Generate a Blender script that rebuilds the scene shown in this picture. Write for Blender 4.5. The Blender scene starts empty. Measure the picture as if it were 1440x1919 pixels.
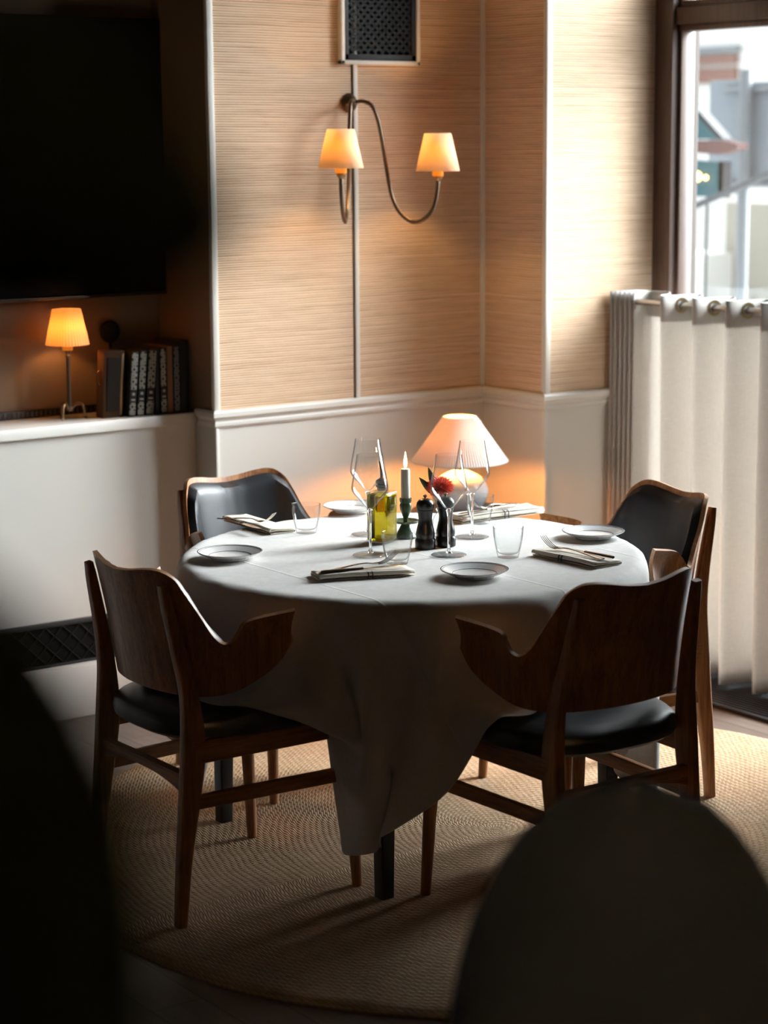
import bpy, bmesh, math, random
import numpy as np
from mathutils import Vector, Matrix

random.seed(4)
PI = math.pi
scene = bpy.context.scene
COL = scene.collection

# ------------------------------------------------------------------ camera
cam_d = bpy.data.cameras.new('camera')
cam = bpy.data.objects.new('camera', cam_d)
COL.objects.link(cam)
R_ = Vector((0.80517, -0.59299, -0.00710)); F_ = Vector((0.58382, 0.79284, -0.17469))
R_.normalize(); F_ = (F_ - R_ * F_.dot(R_)).normalized(); U_ = R_.cross(F_)
Mc = Matrix((( R_.x, U_.x, -F_.x, 0.0), (R_.y, U_.y, -F_.y, 0.0), (R_.z, U_.z, -F_.z, 1.78), (0, 0, 0, 1)))
cam.matrix_world = Mc
cam_d.sensor_fit = 'VERTICAL'
cam_d.sensor_height = 36.0
cam_d.lens = 3933.4 / 1919.0 * 36.0
cam_d.clip_start = 0.05
cam_d.clip_end = 200
cam_d.dof.use_dof = True
cam_d.dof.focus_distance = 5.25
cam_d.dof.aperture_fstop = 2.9
scene.camera = cam

# ------------------------------------------------------------------ view / world
scene.view_settings.view_transform = 'Standard'
scene.view_settings.look = 'None'
scene.view_settings.exposure = 0.53
scene.view_settings.gamma = 1.0
scene.view_settings.use_curve_mapping = False
try:
    scene.cycles.use_denoising = True
    scene.cycles.denoiser = 'OPENIMAGEDENOISE'
    scene.cycles.max_bounces = 10
    scene.cycles.transparent_max_bounces = 24
    scene.cycles.caustics_reflective = False
    scene.cycles.caustics_refractive = False
    scene.cycles.sample_clamp_indirect = 6.0
    scene.cycles.blur_glossy = 0.5
except Exception:
    pass

world = bpy.data.worlds.new('sky')
scene.world = world
world.use_nodes = True
wn = world.node_tree.nodes; wl = world.node_tree.links
wn.clear()
SKY = 4.2
SUN_DIR = Vector((math.cos(math.radians(-13)) * math.cos(math.radians(24)), math.sin(math.radians(-13)) * math.cos(math.radians(24)), math.sin(math.radians(24))))
tc = wn.new('ShaderNodeTexCoord')
nrm = wn.new('ShaderNodeVectorMath'); nrm.operation = 'NORMALIZE'
dt = wn.new('ShaderNodeVectorMath'); dt.operation = 'DOT_PRODUCT'; dt.inputs[1].default_value = SUN_DIR
mx = wn.new('ShaderNodeMath'); mx.operation = 'MAXIMUM'; mx.inputs[1].default_value = 0
pw = wn.new('ShaderNodeMath'); pw.operation = 'POWER'; pw.inputs[1].default_value = 12
ml = wn.new('ShaderNodeMath'); ml.operation = 'MULTIPLY_ADD'; ml.inputs[1].default_value = 15.0; ml.inputs[2].default_value = 0.40
ms = wn.new('ShaderNodeMath'); ms.operation = 'MULTIPLY'; ms.inputs[1].default_value = SKY
bg = wn.new('ShaderNodeBackground'); bg.inputs[0].default_value = (0.92, 0.96, 1.0, 1)
wo = wn.new('ShaderNodeOutputWorld')
wl.new(tc.outputs['Generated'], nrm.inputs[0]); wl.new(nrm.outputs[0], dt.inputs[0])
wl.new(dt.outputs['Value'], mx.inputs[0]); wl.new(mx.outputs[0], pw.inputs[0]); wl.new(pw.outputs[0], ml.inputs[0])
wl.new(ml.outputs[0], ms.inputs[0]); wl.new(ms.outputs[0], bg.inputs[1]); wl.new(bg.outputs[0], wo.inputs[0])

# ------------------------------------------------------------------ helpers
def tag(o, label=None, cat=None, group=None, kind=None):
    if label: o['label'] = label
    if cat: o['category'] = cat
    if group: o['group'] = group
    if kind: o['kind'] = kind
    return o

def thing(name, label, cat, loc=(0, 0, 0), rotz=0.0, group=None):
    o = bpy.data.objects.new(name, None); COL.objects.link(o)
    o.empty_display_size = 0.1
    o.location = loc; o.rotation_euler = (0, 0, rotz)
    return tag(o, label, cat, group)

def obj(name, bm, mat, parent=None, smooth=True, kind=None, label=None):
    me = bpy.data.meshes.new(name)
    bmesh.ops.recalc_face_normals(bm, faces=bm.faces[:])
    bm.to_mesh(me); bm.free()
    if smooth:
        for p in me.polygons: p.use_smooth = True
    o = bpy.data.objects.new(name, me); COL.objects.link(o)
    if mat: me.materials.append(mat)
    if parent: o.parent = parent
    if kind: o['kind'] = kind
    if label: o['label'] = label
    if smooth:
        try:
            me.set_sharp_from_angle(angle=math.radians(38))
        except Exception:
            pass
    return o

def copy_tree(o, parent=None):
    c = o.copy(); COL.objects.link(c); c.parent = parent
    for ch in [x for x in bpy.data.objects if x.parent == o]:
        copy_tree(ch, c)
    return c

def box(bm, x0, x1, y0, y1, z0, z1, bev=0.0, M=None, seg=2):
    r = bmesh.ops.create_cube(bm, size=1.0)
    vs = r['verts']
    for v in vs:
        v.co = Vector(((x0 + x1) / 2 + v.co.x * (x1 - x0), (y0 + y1) / 2 + v.co.y * (y1 - y0), (z0 + z1) / 2 + v.co.z * (z1 - z0)))
    if bev > 0:
        es = set(e for v in vs for e in v.link_edges)
        rr = bmesh.ops.bevel(bm, geom=list(es), offset=bev, segments=seg, profile=0.5, affect='EDGES')
        vs = list(set(v for f in rr['faces'] for v in f.verts) | set(v for v in vs if v.is_valid))
    if M is not None:
        bmesh.ops.transform(bm, matrix=M, verts=vs)
    return vs

def nb(): return bmesh.new()

def boxo(name, mat, parent, x0, x1, y0, y1, z0, z1, bev=0.0, kind=None, label=None):
    bm = nb(); box(bm, x0, x1, y0, y1, z0, z1, bev)
    return obj(name, bm, mat, parent, smooth=bev > 0, kind=kind, label=label)

def lathe(bm, prof, seg=48, c=(0, 0, 0), close=False, M=None, rfun=None):
    """prof: list of (r,z). rings of verts"""
    rings = []
    allv = []
    for k, (r, z) in enumerate(prof):
        if r < 1e-6:
            v = bm.verts.new((c[0], c[1], c[2] + z)); rings.append([v]); allv.append(v)
        else:
            ring = []
            for i in range(seg):
                a = 2 * PI * i / seg
                rr = r if rfun is None else rfun(r, a, k)
                v = bm.verts.new((c[0] + rr * math.cos(a), c[1] + rr * math.sin(a), c[2] + z)); ring.append(v)
            rings.append(ring); allv += ring
    pairs = list(zip(rings[:-1], rings[1:]))
    if close: pairs.append((rings[-1], rings[0]))
    for A, B in pairs:
        for i in range(seg):
            j = (i + 1) % seg
            if len(A) == 1 and len(B) == 1: continue
            if len(A) == 1: bm.faces.new((A[0], B[i], B[j]))
            elif len(B) == 1: bm.faces.new((A[i], A[j], B[0]))
            else: bm.faces.new((A[i], A[j], B[j], B[i]))
    if M is not None:
        for v in allv: v.co = M @ v.co
    return allv

def catmull(pts, n=8, closed=False):
    P = [np.array(p, float) for p in pts]
    out = []
    m = len(P)
    rng = range(m) if closed else range(m - 1)
    for i in rng:
        p1 = P[i]; p2 = P[(i + 1) % m]
        p0 = P[(i - 1) % m] if (closed or i > 0) else 2 * p1 - p2
        p3 = P[(i + 2) % m] if (closed or i + 2 < m) else 2 * p2 - p1
        for k in range(n):
            t = k / n
            out.append(0.5 * ((2 * p1) + (-p0 + p2) * t + (2 * p0 - 5 * p1 + 4 * p2 - p3) * t * t + (-p0 + 3 * p1 - 3 * p2 + p3) * t ** 3))
    if not closed: out.append(P[-1])
    return [tuple(p) for p in out]

def sweep(bm, path, sec, caps=True, up=(0, 0, 1), scales=None):
    """sweep a closed 2D section (list of (a,b)) along 3D path; a along side, b along 'up'-ish"""
    path = [Vector(p) for p in path]
    rings = []
    upv = Vector(up)
    n = len(path)
    prev = None
    for i, p in enumerate(path):
        t = (path[min(i + 1, n - 1)] - path[max(i - 1, 0)]).normalized()
        if prev is None:
            s = t.cross(upv)
            if s.length < 1e-4: s = t.cross(Vector((0, 1, 0)))
            s.normalize()
        else:
            s = prev - t * prev.dot(t); s.normalize()
        prev = s
        u = s.cross(t).normalized()
        sc = scales[i] if scales else (1, 1)
        if not isinstance(sc, tuple): sc = (sc, sc)
        rings.append([bm.verts.new(p + s * a * sc[0] + u * b * sc[1]) for a, b in sec])
    m = len(sec)
    for A, B in zip(rings[:-1], rings[1:]):
        for i in range(m):
            j = (i + 1) % m
            bm.faces.new((A[i], A[j], B[j], B[i]))
    if caps:
        bm.faces.new(rings[0]); bm.faces.new(rings[-1])
    return rings

def circ(r, n=10, ry=None):
    ry = r if ry is None else ry
    return [(r * math.cos(2 * PI * i / n), ry * math.sin(2 * PI * i / n)) for i in range(n)]

def rrect(a, b, r, n=3):
    """rounded rectangle section half sizes a,b"""
    out = []
    for cx, cy, s in ((a - r, b - r, 0), (-a + r, b - r, 1), (-a + r, -b + r, 2), (a - r, -b + r, 3)):
        for k in range(n + 1):
            t = (s + k / n) * PI / 2
            out.append((cx + r * math.cos(t), cy + r * math.sin(t)))
    return out

# ------------------------------------------------------------------ materials
def pmat(name, col, rough=0.6, metal=0.0, spec=0.5, **kw):
    m = bpy.data.materials.new(name); m.use_nodes = True
    b = m.node_tree.nodes['Principled BSDF']
    b.inputs['Base Color'].default_value = (*col, 1)
    b.inputs['Roughness'].default_value = rough
    b.inputs['Metallic'].default_value = metal
    b.inputs['Specular IOR Level'].default_value = spec
    for k, v in kw.items():
        b.inputs[k].default_value = v
    return m

def N(m, t): return m.node_tree.nodes.new(t)
def L(m, a, b): m.node_tree.links.new(a, b)

def ramp(m, stops, fac):
    r = N(m, 'ShaderNodeValToRGB')
    el = r.color_ramp.elements
    while len(el) < len(stops): el.new(0.5)
    for e, (p, c) in zip(el, stops):
        e.position = p; e.color = (*c, 1)
    L(m, fac, r.inputs[0])
    return r.outputs[0]

def bump(m, h, strength=0.3, dist=0.01):
    b = N(m, 'ShaderNodeBump'); b.inputs['Strength'].default_value = strength; b.inputs['Distance'].default_value = dist
    L(m, h, b.inputs['Height'])
    L(m, b.outputs[0], m.node_tree.nodes['Principled BSDF'].inputs['Normal'])

def coords(m, scale=(1, 1, 1), rot=(0, 0, 0), kind='Object'):
    t = N(m, 'ShaderNodeTexCoord'); mp = N(m, 'ShaderNodeMapping')
    mp.inputs['Scale'].default_value = scale; mp.inputs['Rotation'].default_value = rot
    L(m, t.outputs[kind], mp.inputs[0])
    return mp.outputs[0]

def noise(m, vec, scale=5, detail=3, rough=0.5, dist=0.0):
    n = N(m, 'ShaderNodeTexNoise'); n.inputs['Scale'].default_value = scale; n.inputs['Detail'].default_value = detail
    n.inputs['Roughness'].default_value = rough; n.inputs['Distortion'].default_value = dist
    L(m, vec, n.inputs['Vector']); return n.outputs['Fac']

def math_(m, op, a, b=None, c=None):
    n = N(m, 'ShaderNodeMath'); n.operation = op
    for i, x in enumerate((a, b, c)):
        if x is None: continue
        if isinstance(x, (int, float)): n.inputs[i].default_value = x
        else: L(m, x, n.inputs[i])
    return n.outputs[0]

def wood(name, dark, light, scale=1.0, rough=0.42, axis='z'):
    m = pmat(name, light, rough)
    s = {'z': (38, 38, 1.6), 'x': (1.6, 38, 38), 'y': (38, 1.6, 38)}[axis]
    v = coords(m, tuple(k * scale for k in s))
    n1 = noise(m, v, 2.0, 4, 0.65, 0.6)
    v2 = coords(m, tuple(k * scale * 5 for k in s))
    n2 = noise(m, v2, 2.0, 2, 0.6)
    mixv = math_(m, 'ADD', math_(m, 'MULTIPLY', n1, 0.62), math_(m, 'MULTIPLY', n2, 0.38))
    mid = tuple((a + b) / 2 for a, b in zip(dark, light))
    c = ramp(m, [(0.36, dark), (0.5, mid), (0.64, light)], mixv)
    L(m, c, m.node_tree.nodes['Principled BSDF'].inputs['Base Color'])
    bump(m, mixv, 0.12, 0.002)
    return m

def grasscloth(name):
    m = pmat(name, (0.55, 0.4, 0.25), 0.75, spec=0.3)
    v = coords(m, (1.1, 1.1, 60))
    n0 = noise(m, coords(m, (1.6, 1.6, 3.0)), 1.5, 2, 0.5)          # strands wander a little
    sep = N(m, 'ShaderNodeSeparateXYZ'); t = N(m, 'ShaderNodeTexCoord'); L(m, t.outputs['Object'], sep.inputs[0])
    z = math_(m, 'ADD', sep.outputs[2], math_(m, 'MULTIPLY', n0, 0.012))
    comb = N(m, 'ShaderNodeCombineXYZ')
    L(m, math_(m, 'MULTIPLY', math_(m, 'ADD', sep.outputs[0], sep.outputs[1]), 2.2), comb.inputs[0]); L(m, math_(m, 'MULTIPLY', z, 95), comb.inputs[2])
    thick = noise(m, comb.outputs[0], 1.0, 3, 0.55)
    # regular cords about 9 mm apart
    w = math_(m, 'SINE', math_(m, 'ADD', math_(m, 'MULTIPLY', z, 2 * PI / 0.0076), math_(m, 'MULTIPLY', thick, 4.0)))
    w01 = math_(m, 'MULTIPLY_ADD', w, 0.5, 0.5)
    slub = noise(m, coords(m, (14, 14, 110)), 1.0, 2, 0.5)
    h = math_(m, 'ADD', math_(m, 'MULTIPLY', w01, 0.72), math_(m, 'MULTIPLY', thick, 0.62))
    h = math_(m, 'ADD', h, math_(m, 'MULTIPLY', slub, 0.25))
    c = ramp(m, [(0.28, (0.24, 0.125, 0.060)), (0.52, (0.53, 0.345, 0.205)), (0.82, (0.78, 0.57, 0.39)), (1.0, (0.84, 0.65, 0.48))], math_(m, 'MULTIPLY', h, 0.92))
    L(m, c, m.node_tree.nodes['Principled BSDF'].inputs['Base Color'])
    bump(m, h, 0.5, 0.002)
    return m

M = {}
M['grass'] = grasscloth('grasscloth')
M['white'] = pmat('ivory_paint', (0.70, 0.68, 0.63), 0.45)
bump(M['white'], noise(M['white'], coords(M['white'], (1, 1, 1)), 60, 2), 0.05, 0.002)
M['whitetrim'] = pmat('ivory_trim_paint', (0.72, 0.70, 0.65), 0.38)
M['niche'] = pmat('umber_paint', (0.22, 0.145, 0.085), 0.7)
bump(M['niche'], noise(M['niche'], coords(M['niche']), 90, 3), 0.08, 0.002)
M['darkwall'] = pmat('dark_panelling', (0.02, 0.016, 0.013), 0.7)
M['ceil'] = pmat('ceiling_paint', (0.05, 0.042, 0.035), 0.8)
M['oak'] = wood('oiled_oak', (0.17, 0.058, 0.017), (0.44, 0.185, 0.060))
M['oakx'] = wood('oiled_oak_crosswise', (0.17, 0.058, 0.017), (0.44, 0.185, 0.060), axis='x')
M['oaky'] = wood('oiled_oak_lengthwise', (0.17, 0.058, 0.017), (0.44, 0.185, 0.060), axis='y')
M['edge'] = wood('plywood_edge', (0.30, 0.15, 0.07), (0.50, 0.29, 0.15), axis='x')
M['frame'] = wood('walnut_window_frame', (0.050, 0.024, 0.014), (0.105, 0.055, 0.035), scale=0.7)
M['blackwood'] = pmat('black_stained_wood', (0.008, 0.008, 0.009), 0.35)
M['blackplastic'] = pmat('black_lacquer', (0.006, 0.006, 0.006), 0.28)

def leather():
    m = pmat('black_leather', (0.007, 0.009, 0.013), 0.4, spec=0.32)
    v = N(m, 'ShaderNodeTexVoronoi'); v.inputs['Scale'].default_value = 420
    L(m, coords(m), v.inputs['Vector'])
    bump(m, v.outputs['Distance'], 0.12, 0.0012)
    n = noise(m, coords(m), 9, 4, 0.6)
    r = N(m, 'ShaderNodeMapRange'); r.inputs[3].default_value = 0.33; r.inputs[4].default_value = 0.50
    L(m, n, r.inputs[0]); L(m, r.outputs[0], m.node_tree.nodes['Principled BSDF'].inputs['Roughness'])
    return m
M['leather'] = leather()

def linen(name, col, scale=900, transl=0.0, strength=0.15):
    m = pmat(name, col, 0.85, spec=0.2)
    b = m.node_tree.nodes['Principled BSDF']
    v = coords(m)
    n = noise(m, coords(m, (scale, scale, scale * 0.08)), 1.0, 2)
    n2 = noise(m, coords(m, (scale * 0.08, scale * 0.08, scale)), 1.0, 2)
    s = math_(m, 'ADD', n, n2)
    bump(m, s, strength, 0.0015)
    c = ramp(m, [(0.7, tuple(k * 0.88 for k in col)), (1.25, col)], s)
    r2 = N(m, 'ShaderNodeMapRange'); L(m, s, r2.inputs[0]); r2.inputs[1].default_value = 0.7; r2.inputs[2].default_value = 1.3
    mixc = N(m, 'ShaderNodeMix'); mixc.data_type = 'RGBA'
    L(m, r2.outputs[0], mixc.inputs[0]); mixc.inputs[6].default_value = (*[k * 0.88 for k in col], 1); mixc.inputs[7].default_value = (*col, 1)
    L(m, mixc.outputs[2], b.inputs['Base Color'])
    if transl > 0:
        out = m.node_tree.nodes['Material Output']
        t = N(m, 'ShaderNodeBsdfTranslucent'); L(m, mixc.outputs[2], t.inputs[0])
        mx_ = N(m, 'ShaderNodeMixShader'); mx_.inputs[0].default_value = transl
        L(m, b.outputs[0], mx_.inputs[1]); L(m, t.outputs[0], mx_.inputs[2]); L(m, mx_.outputs[0], out.inputs[0])
    return m
M['curtain'] = linen('curtain_linen', (0.76, 0.73, 0.69), 500, 0.36)
M['header'] = linen('curtain_header', (0.80, 0.80, 0.80), 500, 0.15)
M['shade'] = None

def cloth_mat():
    m = linen('tablecloth_cotton', (0.80, 0.785, 0.76), 700, 0.08, 0.08)
    # pressed fold lines, in the cloth's own UV
    b = m.node_tree.nodes['Principled BSDF']
    uv = N(m, 'ShaderNodeUVMap'); sp = N(m, 'ShaderNodeSeparateXYZ'); L(m, uv.outputs[0], sp.inputs[0])
    tot = None
    for ch, pos in ((0, 0.27), (0, 0.73), (1, 0.36), (1, 0.64), (0, 0.5)):
        d = math_(m, 'ABSOLUTE', math_(m, 'SUBTRACT', sp.outputs[ch], pos))
        g = math_(m, 'MAXIMUM', math_(m, 'SUBTRACT', 1.0, math_(m, 'MULTIPLY', d, 350.0)), 0.0)
        tot = g if tot is None else math_(m, 'ADD', tot, g)
    bm_ = N(m, 'ShaderNodeBump'); bm_.inputs['Strength'].default_value = 0.45; bm_.inputs['Distance'].default_value = 0.002
    L(m, tot, bm_.inputs['Height'])
    old = b.inputs['Normal'].links[0].from_node
    L(m, old.outputs[0], bm_.inputs['Normal']); L(m, bm_.outputs[0], b.inputs['Normal'])
    return m
M['cloth'] = cloth_mat()
M['napkin'] = linen('napkin_linen', (0.72, 0.66, 0.56), 800, 0.0, 0.25)
M['stripe'] = pmat('napkin_stripe_thread', (0.02, 0.02, 0.03), 0.8)

def thin_glass(name, tint=(0.97, 0.985, 0.98), edge=0.5):
    m = bpy.data.materials.new(name); m.use_nodes = True
    nt = m.node_tree; nt.nodes.clear()
    out = nt.nodes.new('ShaderNodeOutputMaterial')
    tr = nt.nodes.new('ShaderNodeBsdfTransparent'); gl = nt.nodes.new('ShaderNodeBsdfGlossy'); gl.inputs['Roughness'].default_value = 0.015
    lw = nt.nodes.new('ShaderNodeLayerWeight'); lw.inputs[0].default_value = 0.5
    rp = nt.nodes.new('ShaderNodeValToRGB'); rp.color_ramp.elements[0].color = (*tint, 1); rp.color_ramp.elements[0].position = 0.55
    rp.color_ramp.elements[1].color = (edge, edge, edge, 1); rp.color_ramp.elements[1].position = 1.0
    nt.links.new(lw.outputs['Facing'], rp.inputs[0]); nt.links.new(rp.outputs[0], tr.inputs[0])
    p5 = nt.nodes.new('ShaderNodeMath'); p5.operation = 'POWER'; p5.inputs[1].default_value = 4.0
    nt.links.new(lw.outputs['Facing'], p5.inputs[0])
    fr = nt.nodes.new('ShaderNodeMath'); fr.operation = 'MULTIPLY_ADD'; fr.inputs[1].default_value = 0.6; fr.inputs[2].default_value = 0.03
    nt.links.new(p5.outputs[0], fr.inputs[0])
    mx_ = nt.nodes.new('ShaderNodeMixShader')
    nt.links.new(fr.outputs[0], mx_.inputs[0]); nt.links.new(tr.outputs[0], mx_.inputs[1]); nt.links.new(gl.outputs[0], mx_.inputs[2])
    nt.links.new(mx_.outputs[0], out.inputs[0])
    return m
M['glass'] = thin_glass('drinking_glass', (0.985, 0.99, 0.99), 0.45)
M['pane'] = thin_glass('window_glass', (0.97, 0.985, 0.98), 0.9)
M['solidglass'] = pmat('solid_glass', (1, 1, 1), 0.0, **{'Transmission Weight': 1.0, 'IOR': 1.48})
M['oil'] = pmat('olive_oil', (0.45, 0.35, 0.008), 0.02, **{'Transmission Weight': 0.85, 'IOR': 1.2})
M['porcelain'] = pmat('white_porcelain', (0.76, 0.76, 0.75), 0.12)
M['greyband'] = pmat('grey_glaze_band', (0.10, 0.12, 0.15), 0.15)
M['steel'] = pmat('stainless_steel', (0.62, 0.58, 0.54), 0.18, 1.0)
M['brass'] = pmat('antique_brass', (0.30, 0.20, 0.11), 0.32, 1.0)
M['bronze'] = pmat('dark_bronze', (0.14, 0.10, 0.07), 0.35, 0.9)
M['gold'] = pmat('brushed_brass_ring', (0.62, 0.50, 0.28), 0.28, 1.0)
M['nickel'] = pmat('brushed_nickel', (0.42, 0.40, 0.38), 0.3, 1.0)
M['green'] = pmat('green_glazed_metal', (0.045, 0.085, 0.04), 0.35)
M['wax'] = pmat('white_wax', (0.85, 0.80, 0.74), 0.5, **{'Subsurface Weight': 0.4, 'Subsurface Radius': (0.02, 0.012, 0.006)})
M['ball'] = pmat('pale_blue_white_ceramic', (0.62, 0.68, 0.74), 0.08)
M['black'] = pmat('matt_black', (0.004, 0.004, 0.004), 0.8, spec=0.15)
M['blackmetal'] = pmat('black_metal', (0.012, 0.0125, 0.015), 0.5, 0.2)
M['charcoal'] = linen('charcoal_upholstery', (0.024, 0.034, 0.052), 500, 0, 0.3)
M['leaf'] = pmat('dark_leaf', (0.0006, 0.0010, 0.0005), 0.9, spec=0.0)
M['greenleaf'] = pmat('green_leaf', (0.02, 0.06, 0.02), 0.4)
M['flower'] = pmat('coral_petal', (0.85, 0.20, 0.14), 0.6)

def emis(name, col, s):
    m = bpy.data.materials.new(name); m.use_nodes = True
    b = m.node_tree.nodes['Principled BSDF']
    b.inputs['Base Color'].default_value = (*col, 1); b.inputs['Emission Color'].default_value = (*col, 1); b.inputs['Emission Strength'].default_value = s
    return m
M['bulb'] = emis('warm_bulb', (1.0, 0.55, 0.2), 6.0)
M['flame'] = emis('candle_flame', (1.0, 0.55, 0.22), 16.0)

def shade_mat(name, col, tcol, tw=0.6, pleat=0):
    m = bpy.data.materials.new(name); m.use_nodes = True
    nt = m.node_tree; b = nt.nodes['Principled BSDF']; out = nt.nodes['Material Output']
    b.inputs['Base Color'].default_value = (*col, 1); b.inputs['Roughness'].default_value = 0.8
    t = nt.nodes.new('ShaderNodeBsdfTranslucent'); t.inputs[0].default_value = (*tcol, 1)
    x = nt.nodes.new('ShaderNodeMixShader'); x.inputs[0].default_value = tw
    nt.links.new(b.outputs[0], x.inputs[1]); nt.links.new(t.outputs[0], x.inputs[2]); nt.links.new(x.outputs[0], out.inputs[0])
    return m
M['shade_warm'] = shade_mat('parchment_shade', (0.84, 0.74, 0.60), (0.95, 0.72, 0.40), 0.60)
M['shade_pleat'] = shade_mat('pleated_amber_shade', (0.80, 0.66, 0.50), (0.95, 0.55, 0.20), 0.45)
M['shade_white'] = shade_mat('pleated_white_shade', (0.84, 0.82, 0.79), (0.90, 0.66, 0.48), 0.03)
M['sleeve'] = shade_mat('amber_candle_sleeve', (0.85, 0.52, 0.16), (1.0, 0.68, 0.16), 0.6)

def floor_mat():
    m = pmat('grey_oak_planks', (0.2, 0.16, 0.14), 0.28)
    br = N(m, 'ShaderNodeTexBrick')
    L(m, coords(m, (1, 1, 1), (0, 0, math.radians(90))), br.inputs['Vector'])
    br.inputs['Scale'].default_value = 1.0; br.inputs['Brick Width'].default_value = 0.9; br.inputs['Row Height'].default_value = 0.12
    br.inputs['Mortar Size'].default_value = 0.0015
    br.inputs['Color1'].default_value = (0.150, 0.112, 0.092, 1); br.inputs['Color2'].default_value = (0.215, 0.170, 0.145, 1); br.inputs['Mortar'].default_value = (0.03, 0.02, 0.02, 1)
    n = noise(m, coords(m, (30, 2, 1)), 2, 4, 0.6)
    mixc = N(m, 'ShaderNodeMix'); mixc.data_type = 'RGBA'; mixc.blend_type = 'MULTIPLY'; mixc.inputs[0].default_value = 0.6
    L(m, br.outputs['Color'], mixc.inputs[6])
    L(m, ramp(m, [(0.3, (0.55, 0.5, 0.48)), (0.7, (1, 1, 1))], n), mixc.inputs[7])
    L(m, mixc.outputs[2], m.node_tree.nodes['Principled BSDF'].inputs['Base Color'])
    bump(m, br.outputs['Fac'], 0.3, -0.002)
    return m
M['floor'] = floor_mat()

def rug_mat():
    m = pmat('braided_jute', (0.5, 0.36, 0.2), 0.95, spec=0.1)
    t = N(m, 'ShaderNodeTexCoord'); sep = N(m, 'ShaderNodeSeparateXYZ'); L(m, t.outputs['Object'], sep.inputs[0])
    x, y = sep.outputs[0], sep.outputs[1]
    wob = math_(m, 'MULTIPLY', noise(m, coords(m), 2.0, 3), 0.11)
    r = math_(m, 'ADD', math_(m, 'SQRT', math_(m, 'ADD', math_(m, 'MULTIPLY', x, x), math_(m, 'MULTIPLY', y, y))), wob)
    a = math_(m, 'ARCTAN2', y, x)
    ring = math_(m, 'SINE', math_(m, 'MULTIPLY', r, 2 * PI / 0.017))
    ring01 = math_(m, 'POWER', math_(m, 'MULTIPLY_ADD', ring, 0.5, 0.5), 0.6)
    ridx = math_(m, 'FLOOR', math_(m, 'MULTIPLY', r, 1 / 0.017))
    arc = math_(m, 'MULTIPLY', math_(m, 'MULTIPLY', a, r), 2 * PI / 0.021)
    br = math_(m, 'SINE', math_(m, 'ADD', arc, math_(m, 'MULTIPLY', ring, 1.2)))
    br01 = math_(m, 'MULTIPLY_ADD', br, 0.5, 0.5)
    fib = noise(m, coords(m, (1, 1, 1)), 220, 3, 0.7)
    big = noise(m, coords(m, (1, 1, 1)), 38, 3, 0.6)
    h = math_(m, 'ADD', math_(m, 'MULTIPLY', ring01, 0.34), math_(m, 'MULTIPLY', br01, 0.34))
    h = math_(m, 'ADD', h, math_(m, 'MULTIPLY', fib, 0.75))
    c = ramp(m, [(0.10, (0.15, 0.085, 0.045)), (0.5, (0.36, 0.24, 0.14)), (0.95, (0.62, 0.475, 0.33))], math_(m, 'ADD', math_(m, 'MULTIPLY', h, 0.30), math_(m, 'MULTIPLY', math_(m, 'ADD', big, noise(m, coords(m, (1, 1, 1)), 95, 3, 0.7)), 0.36)))
    L(m, c, m.node_tree.nodes['Principled BSDF'].inputs['Base Color'])
    bump(m, h, 0.7, 0.006)
    return m
M['rug'] = rug_mat()

# ------------------------------------------------------------------ room constants
YA = 5.60; YL = 5.729; XP = 3.46; XB = 4.54; YC = 5.27; XW = 5.02
ZR = 0.943; ZC = 3.25
XMIN = -2.2; YMIN = -2.6

# floor / ceiling / far walls
def struct(name, mat, *dims, bev=0.0, parent=None):
    o = boxo(name, mat, parent, *dims, bev=bev)
    if parent is None: o['kind'] = 'structure'
    return o
struct('floor', M['floor'], XMIN - 0.2, 5.32, YMIN - 0.2, 6.3, -0.12, 0.0)
struct('ceiling', M['ceil'], XMIN - 0.2, 5.32, YMIN - 0.2, 6.3, ZC, ZC + 0.1)
struct('wall_rear', M['darkwall'], XMIN - 0.2, 5.32, YMIN - 0.2, YMIN, 0, ZC)
struct('wall_side', M['darkwall'], XMIN - 0.2, XMIN, YMIN, 6.3, 0, ZC)

# left wall: low ivory wall with a ledge, dark recess above
struct('wall_left', M['white'], XMIN, XP, YL, 6.05, 0.0, 0.893)
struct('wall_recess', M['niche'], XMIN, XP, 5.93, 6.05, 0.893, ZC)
bm = nb(); box(bm, XMIN, XP, YL - 0.016, 5.93, 0.893, 0.928, 0.004)
o = obj('trim_1', bm, M['whitetrim'], kind='structure')
bm = nb(); box(bm, XMIN, XP, YL - 0.022, YL, 0.0, 0.165, 0.003); box(bm, XMIN, XP, YL - 0.012, YL, 0.165, 0.172, 0.002)
obj('baseboard_left', bm, M['whitetrim'], kind='structure')

# pier (back wall) clad in grasscloth above the rail
bm = nb(); box(bm, XP, XB + 0.02, YA, 6.05, 0.0, ZR - 0.01)
obj('wall_back_lower', bm, M['white'], smooth=False, kind='structure')
bm = nb(); box(bm, XP, XB + 0.02, YA, 6.05, ZR - 0.01, ZC)
obj('wall_back', bm, M['grass'], smooth=False, kind='structure')
# painted flank of the pier facing the recess
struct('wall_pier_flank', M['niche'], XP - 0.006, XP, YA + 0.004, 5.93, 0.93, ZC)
# right corner block
bm = nb(); box(bm, XB, 5.12, YC, 6.05, 0.0, ZR - 0.01)
obj('wall_right_lower', bm, M['white'], smooth=False, kind='structure')
bm = nb(); box(bm, XB, 5.12, YC, 6.05, ZR - 0.01, ZC)
obj('wall_right', bm, M['grass'], smooth=False, kind='structure')
# window wall beyond the frame of the photograph
struct('wall_window', M['darkwall'], XW + 0.02, 5.30, YMIN, 3.70, 0, ZC)
struct('wall_window_head', M['darkwall'], XW + 0.02, 5.30, 3.70, YC, 2.80, ZC)

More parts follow.
